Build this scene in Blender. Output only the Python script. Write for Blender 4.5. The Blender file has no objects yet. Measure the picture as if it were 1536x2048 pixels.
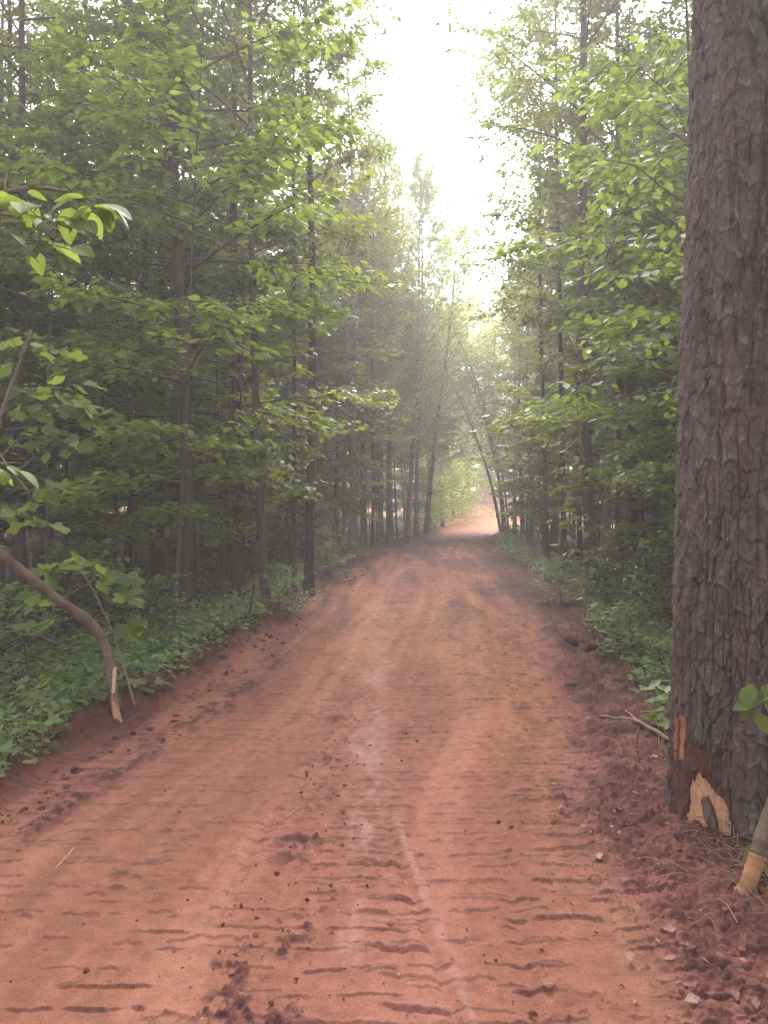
import bpy, math, random
import numpy as np
from mathutils import Vector, Matrix, Quaternion

# ------------------------------------------------------------------ camera, sky, sun, exposure
S = bpy.context.scene
COL = S.collection
FPX = 1518.0                       # focal length in pixels of the 1536 x 2048 photograph
CAM = np.array([0.0, 0.0, 1.6])
PITCH = math.atan(24 / FPX)        # looking slightly down

cam = bpy.data.cameras.new("camera")
cam.sensor_fit = 'VERTICAL'
cam.angle = 2 * math.atan(1024 / FPX)
cam.clip_start, cam.clip_end = 0.05, 1000
cam_o = bpy.data.objects.new("camera", cam)
COL.objects.link(cam_o)
cam_o.location = CAM
cam_o.rotation_euler = (math.pi / 2 - PITCH, 0, 0)
S.camera = cam_o

SUN_EL, SUN_AZ = math.radians(50), math.radians(5)      # azimuth from +Y towards +X
w = bpy.data.worlds.new("World")
S.world = w
w.use_nodes = True
nt = w.node_tree
bg = nt.nodes["Background"]
sky = nt.nodes.new("ShaderNodeTexSky")
sky.sky_type = 'NISHITA'
sky.sun_disc = False
sky.sun_elevation = SUN_EL
sky.sun_rotation = SUN_AZ
sky.air_density, sky.dust_density, sky.ozone_density = 1.0, 6.0, 1.0
hs = nt.nodes.new("ShaderNodeHueSaturation")             # overcast: nearly white sky
hs.inputs['Saturation'].default_value = 0.3
nt.links.new(sky.outputs[0], hs.inputs['Color'])
nt.links.new(hs.outputs[0], bg.inputs[0])
bg.inputs[1].default_value = 0.15

sl = bpy.data.lights.new("sun", 'SUN')
sl.energy, sl.angle, sl.color = 1.4, math.radians(30), (1.0, 0.95, 0.88)
sun_o = bpy.data.objects.new("sun", sl)
COL.objects.link(sun_o)
sd = Vector((math.sin(SUN_AZ) * math.cos(SUN_EL), math.cos(SUN_AZ) * math.cos(SUN_EL), math.sin(SUN_EL)))
sun_o.rotation_euler = (-sd).to_track_quat('-Z', 'Y').to_euler()

S.view_settings.view_transform = 'Standard'
S.view_settings.look = 'None'
S.view_settings.gamma = 1
S.view_settings.exposure = 2.0
S.cycles.use_denoising = True
S.cycles.max_bounces = 7
S.cycles.diffuse_bounces = 4
S.cycles.transmission_bounces = 4
S.cycles.glossy_bounces = 2
S.cycles.volume_bounces = 1
S.cycles.caustics_reflective = False
S.cycles.caustics_refractive = False

rng = np.random.default_rng(11)
random.seed(11)

# ------------------------------------------------------------------ helpers
def px_at(px, py, d):
    """World point seen at photograph pixel (px, py) at camera depth d."""
    u, v = (px - 768) / FPX, (1024 - py) / FPX
    c, s = math.cos(PITCH), math.sin(PITCH)
    return CAM + d * np.array([u, c + v * s, -s + v * c])

def proj(P):
    P = np.asarray(P, float) - CAM
    c, s = math.cos(PITCH), math.sin(PITCH)
    f = P[..., 1] * c - P[..., 2] * s
    v = P[..., 1] * s + P[..., 2] * c
    f = np.where(f < 1e-3, 1e-3, f)
    return 768 + FPX * P[..., 0] / f, 1024 - FPX * v / f

def hash2(ix, iy, seed=0):
    h = (ix.astype(np.int64) * 374761393 + iy.astype(np.int64) * 668265263 + seed * 974634777) & 0xFFFFFFFF
    h = ((h ^ (h >> 13)) * 1274126177) & 0xFFFFFFFF
    h = ((h ^ (h >> 16)) * 2246822519) & 0xFFFFFFFF
    return ((h ^ (h >> 15)) & 0xFFFFFF) / float(0x1000000)

def vnoise(x, y, seed=0):
    x, y = np.asarray(x, float), np.asarray(y, float)
    ix, iy = np.floor(x), np.floor(y)
    fx, fy = x - ix, y - iy
    fx, fy = fx * fx * (3 - 2 * fx), fy * fy * (3 - 2 * fy)
    a, b = hash2(ix, iy, seed), hash2(ix + 1, iy, seed)
    c, d = hash2(ix, iy + 1, seed), hash2(ix + 1, iy + 1, seed)
    return (a * (1 - fx) + b * fx) * (1 - fy) + (c * (1 - fx) + d * fx) * fy

def fbm(x, y, seed=0, octv=4):
    r, a, t = 0, 0.5, 0
    for k in range(octv):
        r = r + a * vnoise(x * 2 ** k, y * 2 ** k, seed + k * 17)
        t += a
        a *= 0.5
    return r / t

def ss(x, a, b):
    t = np.clip((np.asarray(x, float) - a) / (b - a), 0, 1)
    return t * t * (3 - 2 * t)

class MB:
    """Collects vertices, triangles, quads and a colour per vertex, then links ONE mesh object."""
    def __init__(s):
        s.v, s.t, s.q, s.c, s.n = [], [], [], [], 0
    def add(s, v, tris=None, quads=None, col=None):
        v = np.asarray(v, float).reshape(-1, 3)
        s.v.append(v)
        if tris is not None and len(tris): s.t.append(np.asarray(tris, int) + s.n)
        if quads is not None and len(quads): s.q.append(np.asarray(quads, int) + s.n)
        if col is None: col = np.ones((len(v), 3))
        col = np.broadcast_to(np.asarray(col, float), (len(v), 3))
        s.c.append(col)
        s.n += len(v)
    def tube(s, pts, rad, sides=8, col=None, wob=0.0, cap=True):
        pts = np.asarray(pts, float)
        rad = np.broadcast_to(np.asarray(rad, float), (len(pts),))
        tg = np.gradient(pts, axis=0)
        tg /= np.linalg.norm(tg, axis=1)[:, None] + 1e-9
        ref = np.array([1.0, 0, 0]) if abs(tg[:, 0]).mean() < 0.8 else np.array([0, 1.0, 0])
        n1 = np.cross(tg, ref); n1 /= np.linalg.norm(n1, axis=1)[:, None] + 1e-9
        n2 = np.cross(tg, n1)
        a = np.arange(sides) * 2 * math.pi / sides
        r = rad[:, None] * np.ones(sides)
        if wob: r = r * (1 + wob * (rng.random((len(pts), sides)) - 0.5))
        v = pts[:, None, :] + r[..., None] * (np.cos(a)[None, :, None] * n1[:, None, :] + np.sin(a)[None, :, None] * n2[:, None, :])
        m = len(pts)
        i, j = np.meshgrid(np.arange(m - 1), np.arange(sides), indexing='ij')
        j2 = (j + 1) % sides
        q = np.stack([i * sides + j, i * sides + j2, (i + 1) * sides + j2, (i + 1) * sides + j], -1).reshape(-1, 4)
        vv = v.reshape(-1, 3)
        tris = None
        if cap:
            vv = np.vstack([vv, pts[:1], pts[-1:]])
            k = np.arange(sides); k2 = (k + 1) % sides
            tris = np.vstack([np.stack([k2, k, np.full(sides, m * sides)], -1),
                              np.stack([(m - 1) * sides + k, (m - 1) * sides + k2, np.full(sides, m * sides + 1)], -1)])
        if col is not None and np.ndim(col) == 2:
            cc = np.repeat(col, sides, 0)
            if cap: cc = np.vstack([cc, col[:1], col[-1:]])
            col = cc
        s.add(vv, tris, q, col)
    def grid(s, P, col=None, wrap=False):
        m, n = P.shape[:2]
        i, j = np.meshgrid(np.arange(m - 1), np.arange(n if wrap else n - 1), indexing='ij')
        j2 = (j + 1) % n
        q = np.stack([i * n + j, i * n + j2, (i + 1) * n + j2, (i + 1) * n + j], -1).reshape(-1, 4)
        s.add(P.reshape(-1, 3), None, q, None if col is None else col.reshape(-1, 3))
    def mesh(s, name, mat, smooth=True):
        me = bpy.data.meshes.new(name)
        v = np.vstack(s.v)
        t = np.vstack(s.t) if s.t else np.zeros((0, 3), int)
        q = np.vstack(s.q) if s.q else np.zeros((0, 4), int)
        me.vertices.add(len(v)); me.vertices.foreach_set("co", v.astype(np.float32).ravel())
        nl = t.size + q.size
        me.loops.add(nl); me.loops.foreach_set("vertex_index", np.concatenate([t.ravel(), q.ravel()]).astype(np.int32))
        me.polygons.add(len(t) + len(q))
        st = np.concatenate([np.arange(len(t)) * 3, t.size + np.arange(len(q)) * 4]).astype(np.int32)
        me.polygons.foreach_set("loop_start", st)
        me.polygons.foreach_set("use_smooth", np.full(len(t) + len(q), smooth))
        me.update(calc_edges=True)
        ca = me.color_attributes.new("tint", 'FLOAT_COLOR', 'POINT')
        c = np.vstack(s.c); c = np.hstack([c, np.ones((len(c), 1))])
        ca.data.foreach_set("color", c.astype(np.float32).ravel())
        me.materials.append(mat)
        return me
    def build(s, name, mat, parent=None, smooth=True):
        o = bpy.data.objects.new(name, s.mesh(name, mat, smooth))
        COL.objects.link(o)
        if parent is not None: o.parent = parent
        return o

def link_mesh(name, me, parent=None):
    o = bpy.data.objects.new(name, me)
    COL.objects.link(o)
    if parent is not None: o.parent = parent
    return o

def tag(o, label=None, cat=None, group=None, kind=None):
    if label: o['label'] = label
    if cat: o['category'] = cat
    if group: o['group'] = group
    if kind: o['kind'] = kind
    return o

def thing(name, loc, label, cat, group=None):
    o = bpy.data.objects.new(name, None)
    o.empty_display_size = 0.2
    COL.objects.link(o)
    o.location = loc
    return tag(o, label, cat, group)

# leaf outlines: (along, across, up), triangles
def fan(outline, mid, lift):
    v = [(a, b, lift * abs(b)) for a, b in outline] + [(mid, 0, 0)]
    n = len(outline)
    return np.array(v, float), np.array([(k, (k + 1) % n, n) for k in range(n)], int)
LEAF_FAR = (np.array([(0, 0, 0), (.42, .33, .07), (1, 0, -.06), (.42, -.33, .07)], float), np.array([(0, 2, 1), (0, 3, 2)]))
LEAF_OVATE = fan([(0, 0), (.28, .27), (.62, .27), (1, 0), (.62, -.27), (.28, -.27)], .45, .18)
LEAF_MAPLE = fan([(0, 0), (.02, .3), (.25, .52), (.34, .26), (.72, .46), (.66, .18), (1, 0), (.66, -.18), (.72, -.46), (.34, -.26), (.25, -.52), (.02, -.3)], .35, .15)
LEAF_TULIP = fan([(0, 0), (.06, .32), (.3, .52), (.46, .33), (.8, .42), (.98, .28), (.86, 0), (.98, -.28), (.8, -.42), (.46, -.33), (.3, -.52), (.06, -.32)], .42, .2)

def big_leaf():
    nt_, nb_ = 33, 9
    t = np.linspace(0, 1, nt_)[:, None]; b = np.linspace(-1, 1, nb_)[None]
    wd = .30 * np.sin(math.pi * np.clip(t, .001, 1) ** .8) ** .8 * (1 + .03 * np.sin(t * 90))
    x = t + 0 * b; y_ = wd * b
    z = -.22 * t ** 2 + .16 * np.abs(y_) + .010 * np.sin(2 * math.pi * (t * 11 - np.abs(b) * 1.6)) * np.abs(b) ** .5
    v = np.stack([x, y_, z + 0 * x], -1).reshape(-1, 3)
    f = []
    for i in range(nt_ - 1):
        for j in range(nb_ - 1):
            p = i * nb_ + j
            f += [(p, p + nb_, p + 1), (p + 1, p + nb_, p + nb_ + 1)]
    return v, np.array(f)
LEAF_BIG = big_leaf()

def add_leaves(mb, pos, dirs, nrm, size, tpl, col=None):
    pos, dirs, nrm = (np.asarray(a, float) for a in (pos, dirs, nrm))
    size = np.broadcast_to(np.asarray(size, float), (len(pos),))
    d = dirs / (np.linalg.norm(dirs, axis=1)[:, None] + 1e-9)
    n = nrm - (nrm * d).sum(1)[:, None] * d
    n /= np.linalg.norm(n, axis=1)[:, None] + 1e-9
    b = np.cross(n, d)
    tv, tf = tpl
    v = pos[:, None] + size[:, None, None] * (tv[None, :, 0, None] * d[:, None] + tv[None, :, 1, None] * b[:, None] + tv[None, :, 2, None] * n[:, None])
    k = len(tv)
    f = (tf[None] + (np.arange(len(pos)) * k)[:, None, None]).reshape(-1, 3)
    c = None if col is None else np.repeat(col, k, 0)
    mb.add(v.reshape(-1, 3), f, None, c)

# ------------------------------------------------------------------ materials
def new_mat(name):
    m = bpy.data.materials.new(name)
    m.use_nodes = True
    n = m.node_tree
    for x in list(n.nodes): n.nodes.remove(x)
    out = n.nodes.new("ShaderNodeOutputMaterial")
    return m, n, out

def N(n, kind, **kw):
    x = n.nodes.new(kind)
    for k, v in kw.items():
        if k in x.inputs: x.inputs[k].default_value = v
        else: setattr(x, k, v)
    return x

def mixc(n, fac, a, b, mode='MIX'):
    x = n.nodes.new("ShaderNodeMix"); x.data_type = 'RGBA'; x.blend_type = mode
    for i, v in ((0, fac), (6, a), (7, b)):
        if hasattr(v, 'is_output'): n.links.new(v, x.inputs[i])
        else: x.inputs[i].default_value = v if i == 0 else (*v, 1)
    return x.outputs[2]

def leaf_mat(name, dark, light, trans, tmix=0.5, rough=0.5, tint=False, gloss=0.2):
    m, n, out = new_mat(name)
    geo = N(n, "ShaderNodeNewGeometry"); oi = N(n, "ShaderNodeObjectInfo")
    c = mixc(n, geo.outputs['Random Per Island'], dark, light)
    tr = mixc(n, geo.outputs['Random Per Island'], tuple(v * 0.75 for v in trans), tuple(v * 1.2 for v in trans))
    h = N(n, "ShaderNodeHueSaturation")
    mr = N(n, "ShaderNodeMapRange"); mr.inputs[3].default_value = 0.75; mr.inputs[4].default_value = 1.25
    n.links.new(oi.outputs['Random'], mr.inputs[0]); n.links.new(mr.outputs[0], h.inputs['Value'])
    n.links.new(c, h.inputs['Color'])
    cc = h.outputs[0]
    if tint:
        at = N(n, "ShaderNodeAttribute", attribute_name="tint")
        cc = mixc(n, 1.0, cc, at.outputs['Color'], 'MULTIPLY'); tr = mixc(n, 1.0, tr, at.outputs['Color'], 'MULTIPLY')
    p = N(n, "ShaderNodeBsdfPrincipled"); p.inputs['Roughness'].default_value = rough
    p.inputs['Specular IOR Level'].default_value = gloss
    n.links.new(cc, p.inputs['Base Color'])
    t = N(n, "ShaderNodeBsdfTranslucent"); n.links.new(tr, t.inputs['Color'])
    mx = N(n, "ShaderNodeMixShader"); mx.inputs[0].default_value = tmix
    n.links.new(p.outputs[0], mx.inputs[1]); n.links.new(t.outputs[0], mx.inputs[2])
    n.links.new(mx.outputs[0], out.inputs[0])
    return m

def bark_mat(name, a, b, scale=1.0, bump=0.6, tint=False, rough=0.9):
    m, n, out = new_mat(name)
    tc = N(n, "ShaderNodeTexCoord"); mp = N(n, "ShaderNodeMapping")
    mp.inputs['Scale'].default_value = (22 * scale, 22 * scale, 3.5 * scale)
    n.links.new(tc.outputs['Object'], mp.inputs[0])
    nz = N(n, "ShaderNodeTexNoise", Scale=1.0, Detail=6.0, Roughness=0.65); n.links.new(mp.outputs[0], nz.inputs['Vector'])
    big = N(n, "ShaderNodeTexNoise", Scale=1.7, Detail=3.0); n.links.new(tc.outputs['Object'], big.inputs['Vector'])
    rp = N(n, "ShaderNodeValToRGB"); rp.color_ramp.elements[0].position = .35; rp.color_ramp.elements[1].position = .68
    n.links.new(nz.outputs[0], rp.inputs[0])
    c = mixc(n, rp.outputs[0], a, b)
    c = mixc(n, big.outputs[0], c, tuple(x * 1.25 + .01 for x in b))
    oi = N(n, "ShaderNodeObjectInfo"); h = N(n, "ShaderNodeHueSaturation")
    mr = N(n, "ShaderNodeMapRange"); mr.inputs[3].default_value = 0.7; mr.inputs[4].default_value = 1.35
    n.links.new(oi.outputs['Random'], mr.inputs[0]); n.links.new(mr.outputs[0], h.inputs['Value']); n.links.new(c, h.inputs['Color'])
    c = h.outputs[0]
    if tint:
        at = N(n, "ShaderNodeAttribute", attribute_name="tint"); c = mixc(n, 1.0, c, at.outputs['Color'], 'MULTIPLY')
    p = N(n, "ShaderNodeBsdfPrincipled"); p.inputs['Roughness'].default_value = rough; p.inputs['Specular IOR Level'].default_value = .2
    bp = N(n, "ShaderNodeBump", Strength=bump, Distance=0.02)
    n.links.new(nz.outputs[0], bp.inputs['Height']); n.links.new(bp.outputs[0], p.inputs['Normal'])
    n.links.new(c, p.inputs['Base Color']); n.links.new(p.outputs[0], out.inputs[0])
    return m

def soil_mat(name, wet=False, bump=0.5, fine=90.0, var=0.35):
    """Colour comes from the mesh's own tint (soil kind, with light and shade painted in on the road); noise breaks it up."""
    m, n, out = new_mat(name)
    tc = N(n, "ShaderNodeTexCoord")
    at = N(n, "ShaderNodeAttribute", attribute_name="tint")
    n1 = N(n, "ShaderNodeTexNoise", Scale=fine, Detail=5.0, Roughness=.7); n.links.new(tc.outputs['Object'], n1.inputs['Vector'])
    n2 = N(n, "ShaderNodeTexNoise", Scale=fine * .11, Detail=4.0); n.links.new(tc.outputs['Object'], n2.inputs['Vector'])
    mr = N(n, "ShaderNodeMapRange"); mr.inputs[1].default_value = .3; mr.inputs[2].default_value = .7
    mr.inputs[3].default_value = 1 - var; mr.inputs[4].default_value = 1 + var
    n.links.new(n1.outputs[0], mr.inputs[0])
    mr2 = N(n, "ShaderNodeMapRange"); mr2.inputs[1].default_value = .3; mr2.inputs[2].default_value = .7
    mr2.inputs[3].default_value = 1 - var * .6; mr2.inputs[4].default_value = 1 + var * .6
    n.links.new(n2.outputs[0], mr2.inputs[0])
    c = mixc(n, 1.0, at.outputs['Color'], mr.outputs[0], 'MULTIPLY')
    c = mixc(n, 1.0, c, mr2.outputs[0], 'MULTIPLY')
    n3 = N(n, "ShaderNodeTexNoise", Scale=fine * .55, Detail=3.0, Roughness=.6); n.links.new(tc.outputs['Object'], n3.inputs['Vector'])
    mr3 = N(n, "ShaderNodeMapRange"); mr3.inputs[1].default_value = .58; mr3.inputs[2].default_value = .70
    mr3.inputs[3].default_value = 1; mr3.inputs[4].default_value = 1 - var * 1.3
    n.links.new(n3.outputs[0], mr3.inputs[0]); c = mixc(n, 1.0, c, mr3.outputs[0], 'MULTIPLY')
    p = N(n, "ShaderNodeBsdfPrincipled"); p.inputs['Roughness'].default_value = .92; p.inputs['Specular IOR Level'].default_value = .15
    if wet:
        aw = N(n, "ShaderNodeAttribute", attribute_name="damp")
        r = N(n, "ShaderNodeMapRange"); r.inputs[3].default_value = .85; r.inputs[4].default_value = .62
        n.links.new(aw.outputs['Fac'], r.inputs[0]); n.links.new(r.outputs[0], p.inputs['Roughness'])
        r2 = N(n, "ShaderNodeMapRange"); r2.inputs[3].default_value = .15; r2.inputs[4].default_value = .3
        n.links.new(aw.outputs['Fac'], r2.inputs[0]); n.links.new(r2.outputs[0], p.inputs['Specular IOR Level'])
    bp = N(n, "ShaderNodeBump", Strength=bump, Distance=0.008)
    n.links.new(n1.outputs[0], bp.inputs['Height']); n.links.new(bp.outputs[0], p.inputs['Normal'])
    n.links.new(c, p.inputs['Base Color']); n.links.new(p.outputs[0], out.inputs[0])
    return m

M = {}
M['canopy'] = leaf_mat('canopy_leaf', (.072, .10, .032), (.13, .165, .056), (.29, .355, .06), .52)
M['under'] = leaf_mat('understorey_leaf', (.095, .142, .036), (.165, .22, .06), (.36, .45, .055), .5, .42)
M['bright'] = leaf_mat('sun_painted_far_leaf', (.12, .18, .03), (.20, .27, .045), (.44, .56, .05), .55)  # sunlight on the far trees painted in as a lighter, yellower leaf
M['tulip'] = leaf_mat('tulip_leaf', (.08, .125, .034), (.135, .188, .055), (.26, .34, .05), .48, .45, tint=True)
M['herb'] = leaf_mat('herb_leaf', (.085, .132, .042), (.17, .22, .08), (.29, .37, .06), .42, .45, tint=True, gloss=.32)
M['bark'] = bark_mat('hardwood_bark', (.040, .032, .027), (.088, .072, .060))
M['palebark'] = bark_mat('pale_bark', (.14, .125, .11), (.27, .25, .22))
M['twig'] = bark_mat('twig_bark', (.05, .04, .032), (.10, .085, .07), 2.0, .3)
M['deadwood'] = bark_mat('dead_wood', (.10, .08, .065), (.24, .20, .165), 3.0, .6, tint=True)
M['rawwood'] = bark_mat('fresh_split_wood', (.42, .24, .13), (.58, .38, .24), 2.5, .35, tint=True, rough=.75)
M['road'] = soil_mat('red_clay_road', wet=True, bump=.9, fine=150, var=.28)
M['soil'] = soil_mat('forest_floor', bump=.9, fine=45, var=.5)
M['clod'] = soil_mat('clay_clod', bump=.8, fine=70, var=.35)
M['litter'] = soil_mat('dry_litter', bump=.2, fine=60, var=.3)
M['pine'] = soil_mat('pine_bark', bump=.7, fine=130, var=.3)

# ------------------------------------------------------------------ terrain
_Ly = [-12, 2, 4.3, 5.5, 8.1, 12, 16, 20, 27, 32, 37, 45, 50, 60]
_Lx = [-2.7, -2.35, -2.2, -1.95, -1.8, -1.42, -1.1, -.7, .3, 1.4, 2.4, 4.4, 5.8, 9.0]
_Ry = [-12, 2, 3.5, 5.5, 8.1, 12, 16, 20, 27, 34, 40, 50, 60]
_Rx = [1.4, 1.35, 1.42, 2.0, 2.4, 2.85, 3.05, 3.3, 4.0, 4.95, 6.3, 9.8, 15.0]
def roadL(y): return np.interp(y, _Ly, _Lx)
def roadR(y): return np.interp(y, _Ry, _Rx)

def terrain(x, y):
    x, y = np.asarray(x, float), np.asarray(y, float)
    dl, dr = roadL(y) - x, x - roadR(y)
    z = 1.45 * ss(y, 38, 78) - .05 * ss(y, 20, 34) * (1 - ss(y, 36, 46))
    nz = fbm(x * .35, y * .35, 5, 3) - .5
    edge = np.minimum(ss(dl, .3, 3), 1) + np.minimum(ss(dr, .5, 3), 1)
    near = 1 - ss(y, 40, 52)
    z = z - .30 * ss(dl, .15, 2.2) * near - .10 * ss(dr, .4, 2.5) * near + .35 * nz * edge
    bm = .35 + fbm(x * 2.2, y * 2.2, 9, 3)
    z = z + .085 * np.exp(-((dl - .12) / .2) ** 2) * bm * near + .05 * np.exp(-((dr - .15) / .28) ** 2) * bm * near
    return z

def ground_hit(px, py):
    d = 1.0
    for _ in range(4000):
        P = px_at(px, py, d)
        if P[2] <= float(terrain(P[0], P[1])): break
        d *= 1.003
        if d > 120: break
    P[2] = float(terrain(P[0], P[1]))
    return P

def on_ground(x, y, dz=0.0):
    return np.array([x, y, float(terrain(x, y)) + dz])

# ------------------------------------------------------------------ ground sheet
CLAY = np.array([.215, .088, .056]); CLAY_LT = np.array([.305, .138, .086]); CLAY_DK = np.array([.072, .031, .026])
PINK = np.array([.265, .125, .112]); FLOOR = np.array([.060, .042, .030])

def clearing(x, y):
    """How bare the red soil is: the opening beyond the wood."""
    e = y + 6 * (fbm(x * .12, y * .12, 40, 2) - .5)
    c = ss(e, 41, 46) * ss(x, 1.0, 4.0) + ss(e, 50, 56)
    return np.clip(c, 0, 1) * (1 - ss(e, 84, 92))

gy = np.concatenate([np.linspace(-30, 1, 26)[:-1], np.geomspace(1.0, 4, 60)[:-1], np.geomspace(4, 40, 300)[:-1], np.geomspace(40, 260, 90)])
gx = np.concatenate([-np.geomspace(160, 9, 50)[:-1], np.linspace(-9, 9, 340), np.geomspace(9, 160, 50)[1:]])
X, Y = np.meshgrid(gx, gy)
Z = terrain(X, Y)
inside = ss(X - roadL(Y), .0, .3) * ss(roadR(Y) - X, .0, .3) * (1 - ss(Y, 58, 59))
Z = Z + (fbm(X * 6, Y * 6, 21, 3) - .5) * .05 * (1 - inside)
Z = Z - .09 * inside
cl = clearing(X, Y)
edge = np.exp(-np.maximum(np.maximum(roadL(Y) - X, X - roadR(Y)), 0) / .22) * (1 - ss(Y, 42, 50))
mott = fbm(X * 3, Y * 3, 33, 4)
col = FLOOR * (0.6 + .9 * mott[..., None])
col = col * (1 - .8 * edge[..., None]) + .8 * edge[..., None] * (CLAY_DK * (.8 + .6 * mott[..., None]))
cc = np.array([.46, .235, .14]) * (.8 + .4 * mott[..., None])
col = col * (1 - cl[..., None]) + cl[..., None] * cc
g = MB(); g.grid(np.stack([X, Y, Z], -1), col)
tag(g.build('ground', M['soil']), kind='structure')

# ------------------------------------------------------------------ road
def road_surface():
    f = 759.0
    sp = np.concatenate([np.arange(720, 26, -1.0), np.arange(26, 16.2, -.5)])
    ry = f * 1.6 / sp
    ry = np.concatenate([np.linspace(-9, ry[0], 60)[:-1], ry])
    u = np.linspace(0, 1, 820)
    Yr = np.repeat(ry[:, None], len(u), 1)
    L, R = roadL(Yr) - .38, roadR(Yr) + .42
    Xr = L + (R - L) * u
    base = terrain(Xr, Yr)
    res = np.gradient(ry)[:, None]                       # row spacing; fine marks vanish far away
    a_fine = 1 - ss(Yr, 14, 26)
    lat = Xr - .5 * (roadL(Yr) + roadR(Yr))              # metres from the middle
    sh = ss(Xr - (roadR(Yr) - np.interp(Yr, [0, 2.5, 3.5, 5.5, 8, 12], [.30, .38, .45, .78, .68, .62]) + .25 * (fbm(Yr * .8, Yr * 0, 61, 2) - .5) * 2), -.1, .35) * (1 - ss(Yr, 22, 34))      # churned right shoulder
    shl = ss((roadL(Yr) + .32 + .2 * (fbm(Yr * 1.1, Yr * 0, 62, 2) - .5) * 2) - Xr, -.12, .2)
    H = np.zeros_like(Xr); bar_shade = np.zeros_like(Xr); tread_shade = np.zeros_like(Xr); far_amp = 1 + 1.3 * ss(Yr, 3.8, 9)
    wx = Xr + .05 * (fbm(Xr * 4, Yr * 4, 3, 2) - .5)
    rag = .34 * (fbm(Xr * 15, Yr * 9, 66, 4) - .5) + .22 * (fbm(Xr * 50, Yr * 30, 67, 3) - .5)
    def lug(fr):
        """One bar pressed up by a track lug: a broken steep face towards the camera, a long slope behind, a dip before it."""
        return ss(fr, .30, .35) * (1 - .6 * ss(fr, .35, .5) - .4 * ss(fr, .45, .85)) - .25 * ss(fr, .21, .26) * (1 - ss(fr, .27, .31))
    def face(fr): return ss(fr, .27, .31) * (1 - ss(fr, .34, .40))  # steep bar faces, darkened later to paint in their shade
    # crawler passes: bars across the direction of travel
    passes = [(-1.55, .44, .13, .9), (-1.02, .46, .11, .5), (-.50, .44, .105, .8), (-.05, .3, .12, .5), (.30, .40, .125, .75), (.72, .40, .115, .6), (1.12, .42, .14, 1.0), (1.55, .4, .13, .9)]
    for k, (o, wd, sp_, am) in enumerate(passes):
        oo = o + .13 * (fbm(Yr * .25, Yr * 0 + k, 70 + k, 2) - .5) * 2
        win = ss(wd / 2 - np.abs(lat - oo) + .07 * (fbm(Xr * 9, Yr * 9, 80 + k, 2) - .5), -.02, .03)
        ph = Yr / sp_ + .16 * (fbm(Xr * 3 + k * 9, Yr * 2, 90 + k, 3) - .5) * 2 + .6 * rag
        fr = ph - np.floor(ph)
        cid = np.floor(ph)
        bar = lug(fr)
        br = ss(fbm(Xr * 9 + cid * 3.1, cid * 1.7, 100 + k, 2), .33, .48)
        patch = ss(fbm(Xr * 1.3 + k * 5, Yr * .9, 110 + k, 3), .30, .46)
        r = win * bar * br * patch * am
        tread_shade = np.maximum(tread_shade, win * patch * am)  # bands darkened to stand for the shade of bars too fine to show
        H += .0105 * far_amp * r * (.6 + .8 * hash2(cid, cid * 0 + k, 4))
        H -= .004 * win * patch
        bar_shade = np.maximum(bar_shade, win * face(fr) * br * patch * am)
    for k, (sp_, am) in enumerate(((.145, .6), (.21, .5))):          # older, broken marks everywhere
        ph = Yr / sp_ + 1.2 * fbm(Xr * .8 + k * 7, Yr * .5, 190 + k, 2) + .7 * rag
        cid = np.floor(ph); fr = ph - cid
        br = ss(fbm(Xr * 11 + cid * 2.7, cid * 1.9, 194 + k, 2), .48, .58)
        patch = ss(fbm(Xr * 1.5 + k * 3, Yr * .9, 197 + k, 3), .34, .5)
        r = lug(fr) * br * patch * am
        H += .009 * far_amp * r
        bar_shade = np.maximum(bar_shade, face(fr) * br * patch * am)
    # longitudinal grooves left by the edges of the tracks
    for o, wd, dp in ((-1.28, .03, .012), (-.72, .022, .007), (-.18, .03, .014), (.05, .02, .008), (.5, .025, .008), (.93, .03, .012)):
        oo = o + .1 * (fbm(Yr * .3, Yr * 0 + o * 10, 130, 2) - .5) * 2
        H -= dp * np.exp(-((lat - oo) / wd) ** 2) * ss(fbm(Xr * 2, Yr * 1.2, 131, 2), .35, .6)
    # big scalloped clods of the fresh pass in the foreground, beside the slick raised seam
    seam_x = np.interp(Yr, [0, 2.3, 3.0, 3.4, 3.75, 4.2], [.335, .268, .170, .110, .065, .03])
    seam_on = (1 - ss(Yr, 3.6, 4.0))
    seam_x = seam_x + .012 * (fbm(Xr * 30, Yr * 14, 142, 3) - .5)
    sw = .006 + .03 * fbm(Yr * 5, Yr * 0, 141, 3)
    seam = np.exp(-((Xr - seam_x) / sw) ** 4) * seam_on
    H += .006 * seam
    H -= .012 * np.exp(-((Xr - seam_x + .052) / .02) ** 2) * seam_on
    bd = seam_x - Xr
    wb = ss(bd, .045, .07) * (1 - ss(bd, .20 + .06 * vnoise(Yr * 6, Yr * 0, 12), .30)) * (1 - ss(Yr, 3.7, 4.3))
    ph = Yr / .162 + .25 * (fbm(Xr * 6, Yr * 4, 144, 2) - .5) - 1.1 * bd
    fr = ph - np.floor(ph); cid = np.floor(ph)
    bigbar = wb * np.clip(lug(np.clip(fr + rag * .7, 0, 1)), -.3, 1)
    H += .015 * bigbar * (.5 + .7 * hash2(cid, cid * 0, 8))
    # loose crumbs and churned soil
    dark_l = np.exp(-((lat + 1.30 + .1 * (vnoise(Yr * .7, Yr * 0, 150) - .5)) / .12) ** 2) * ss(Yr, 2.6, 3.6) * (1 - ss(Yr, 7.5, 9.5)) * ss(fbm(Xr * 5, Yr * 3, 151, 3), .36, .56)
    mid_d = np.exp(-((Xr + .42 - .06 * (Yr - 2.5)) / .22) ** 2) * (1 - ss(Yr, 4.5, 7)) * ss(fbm(Xr * 6, Yr * 6, 152, 3), .48, .66)
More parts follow.
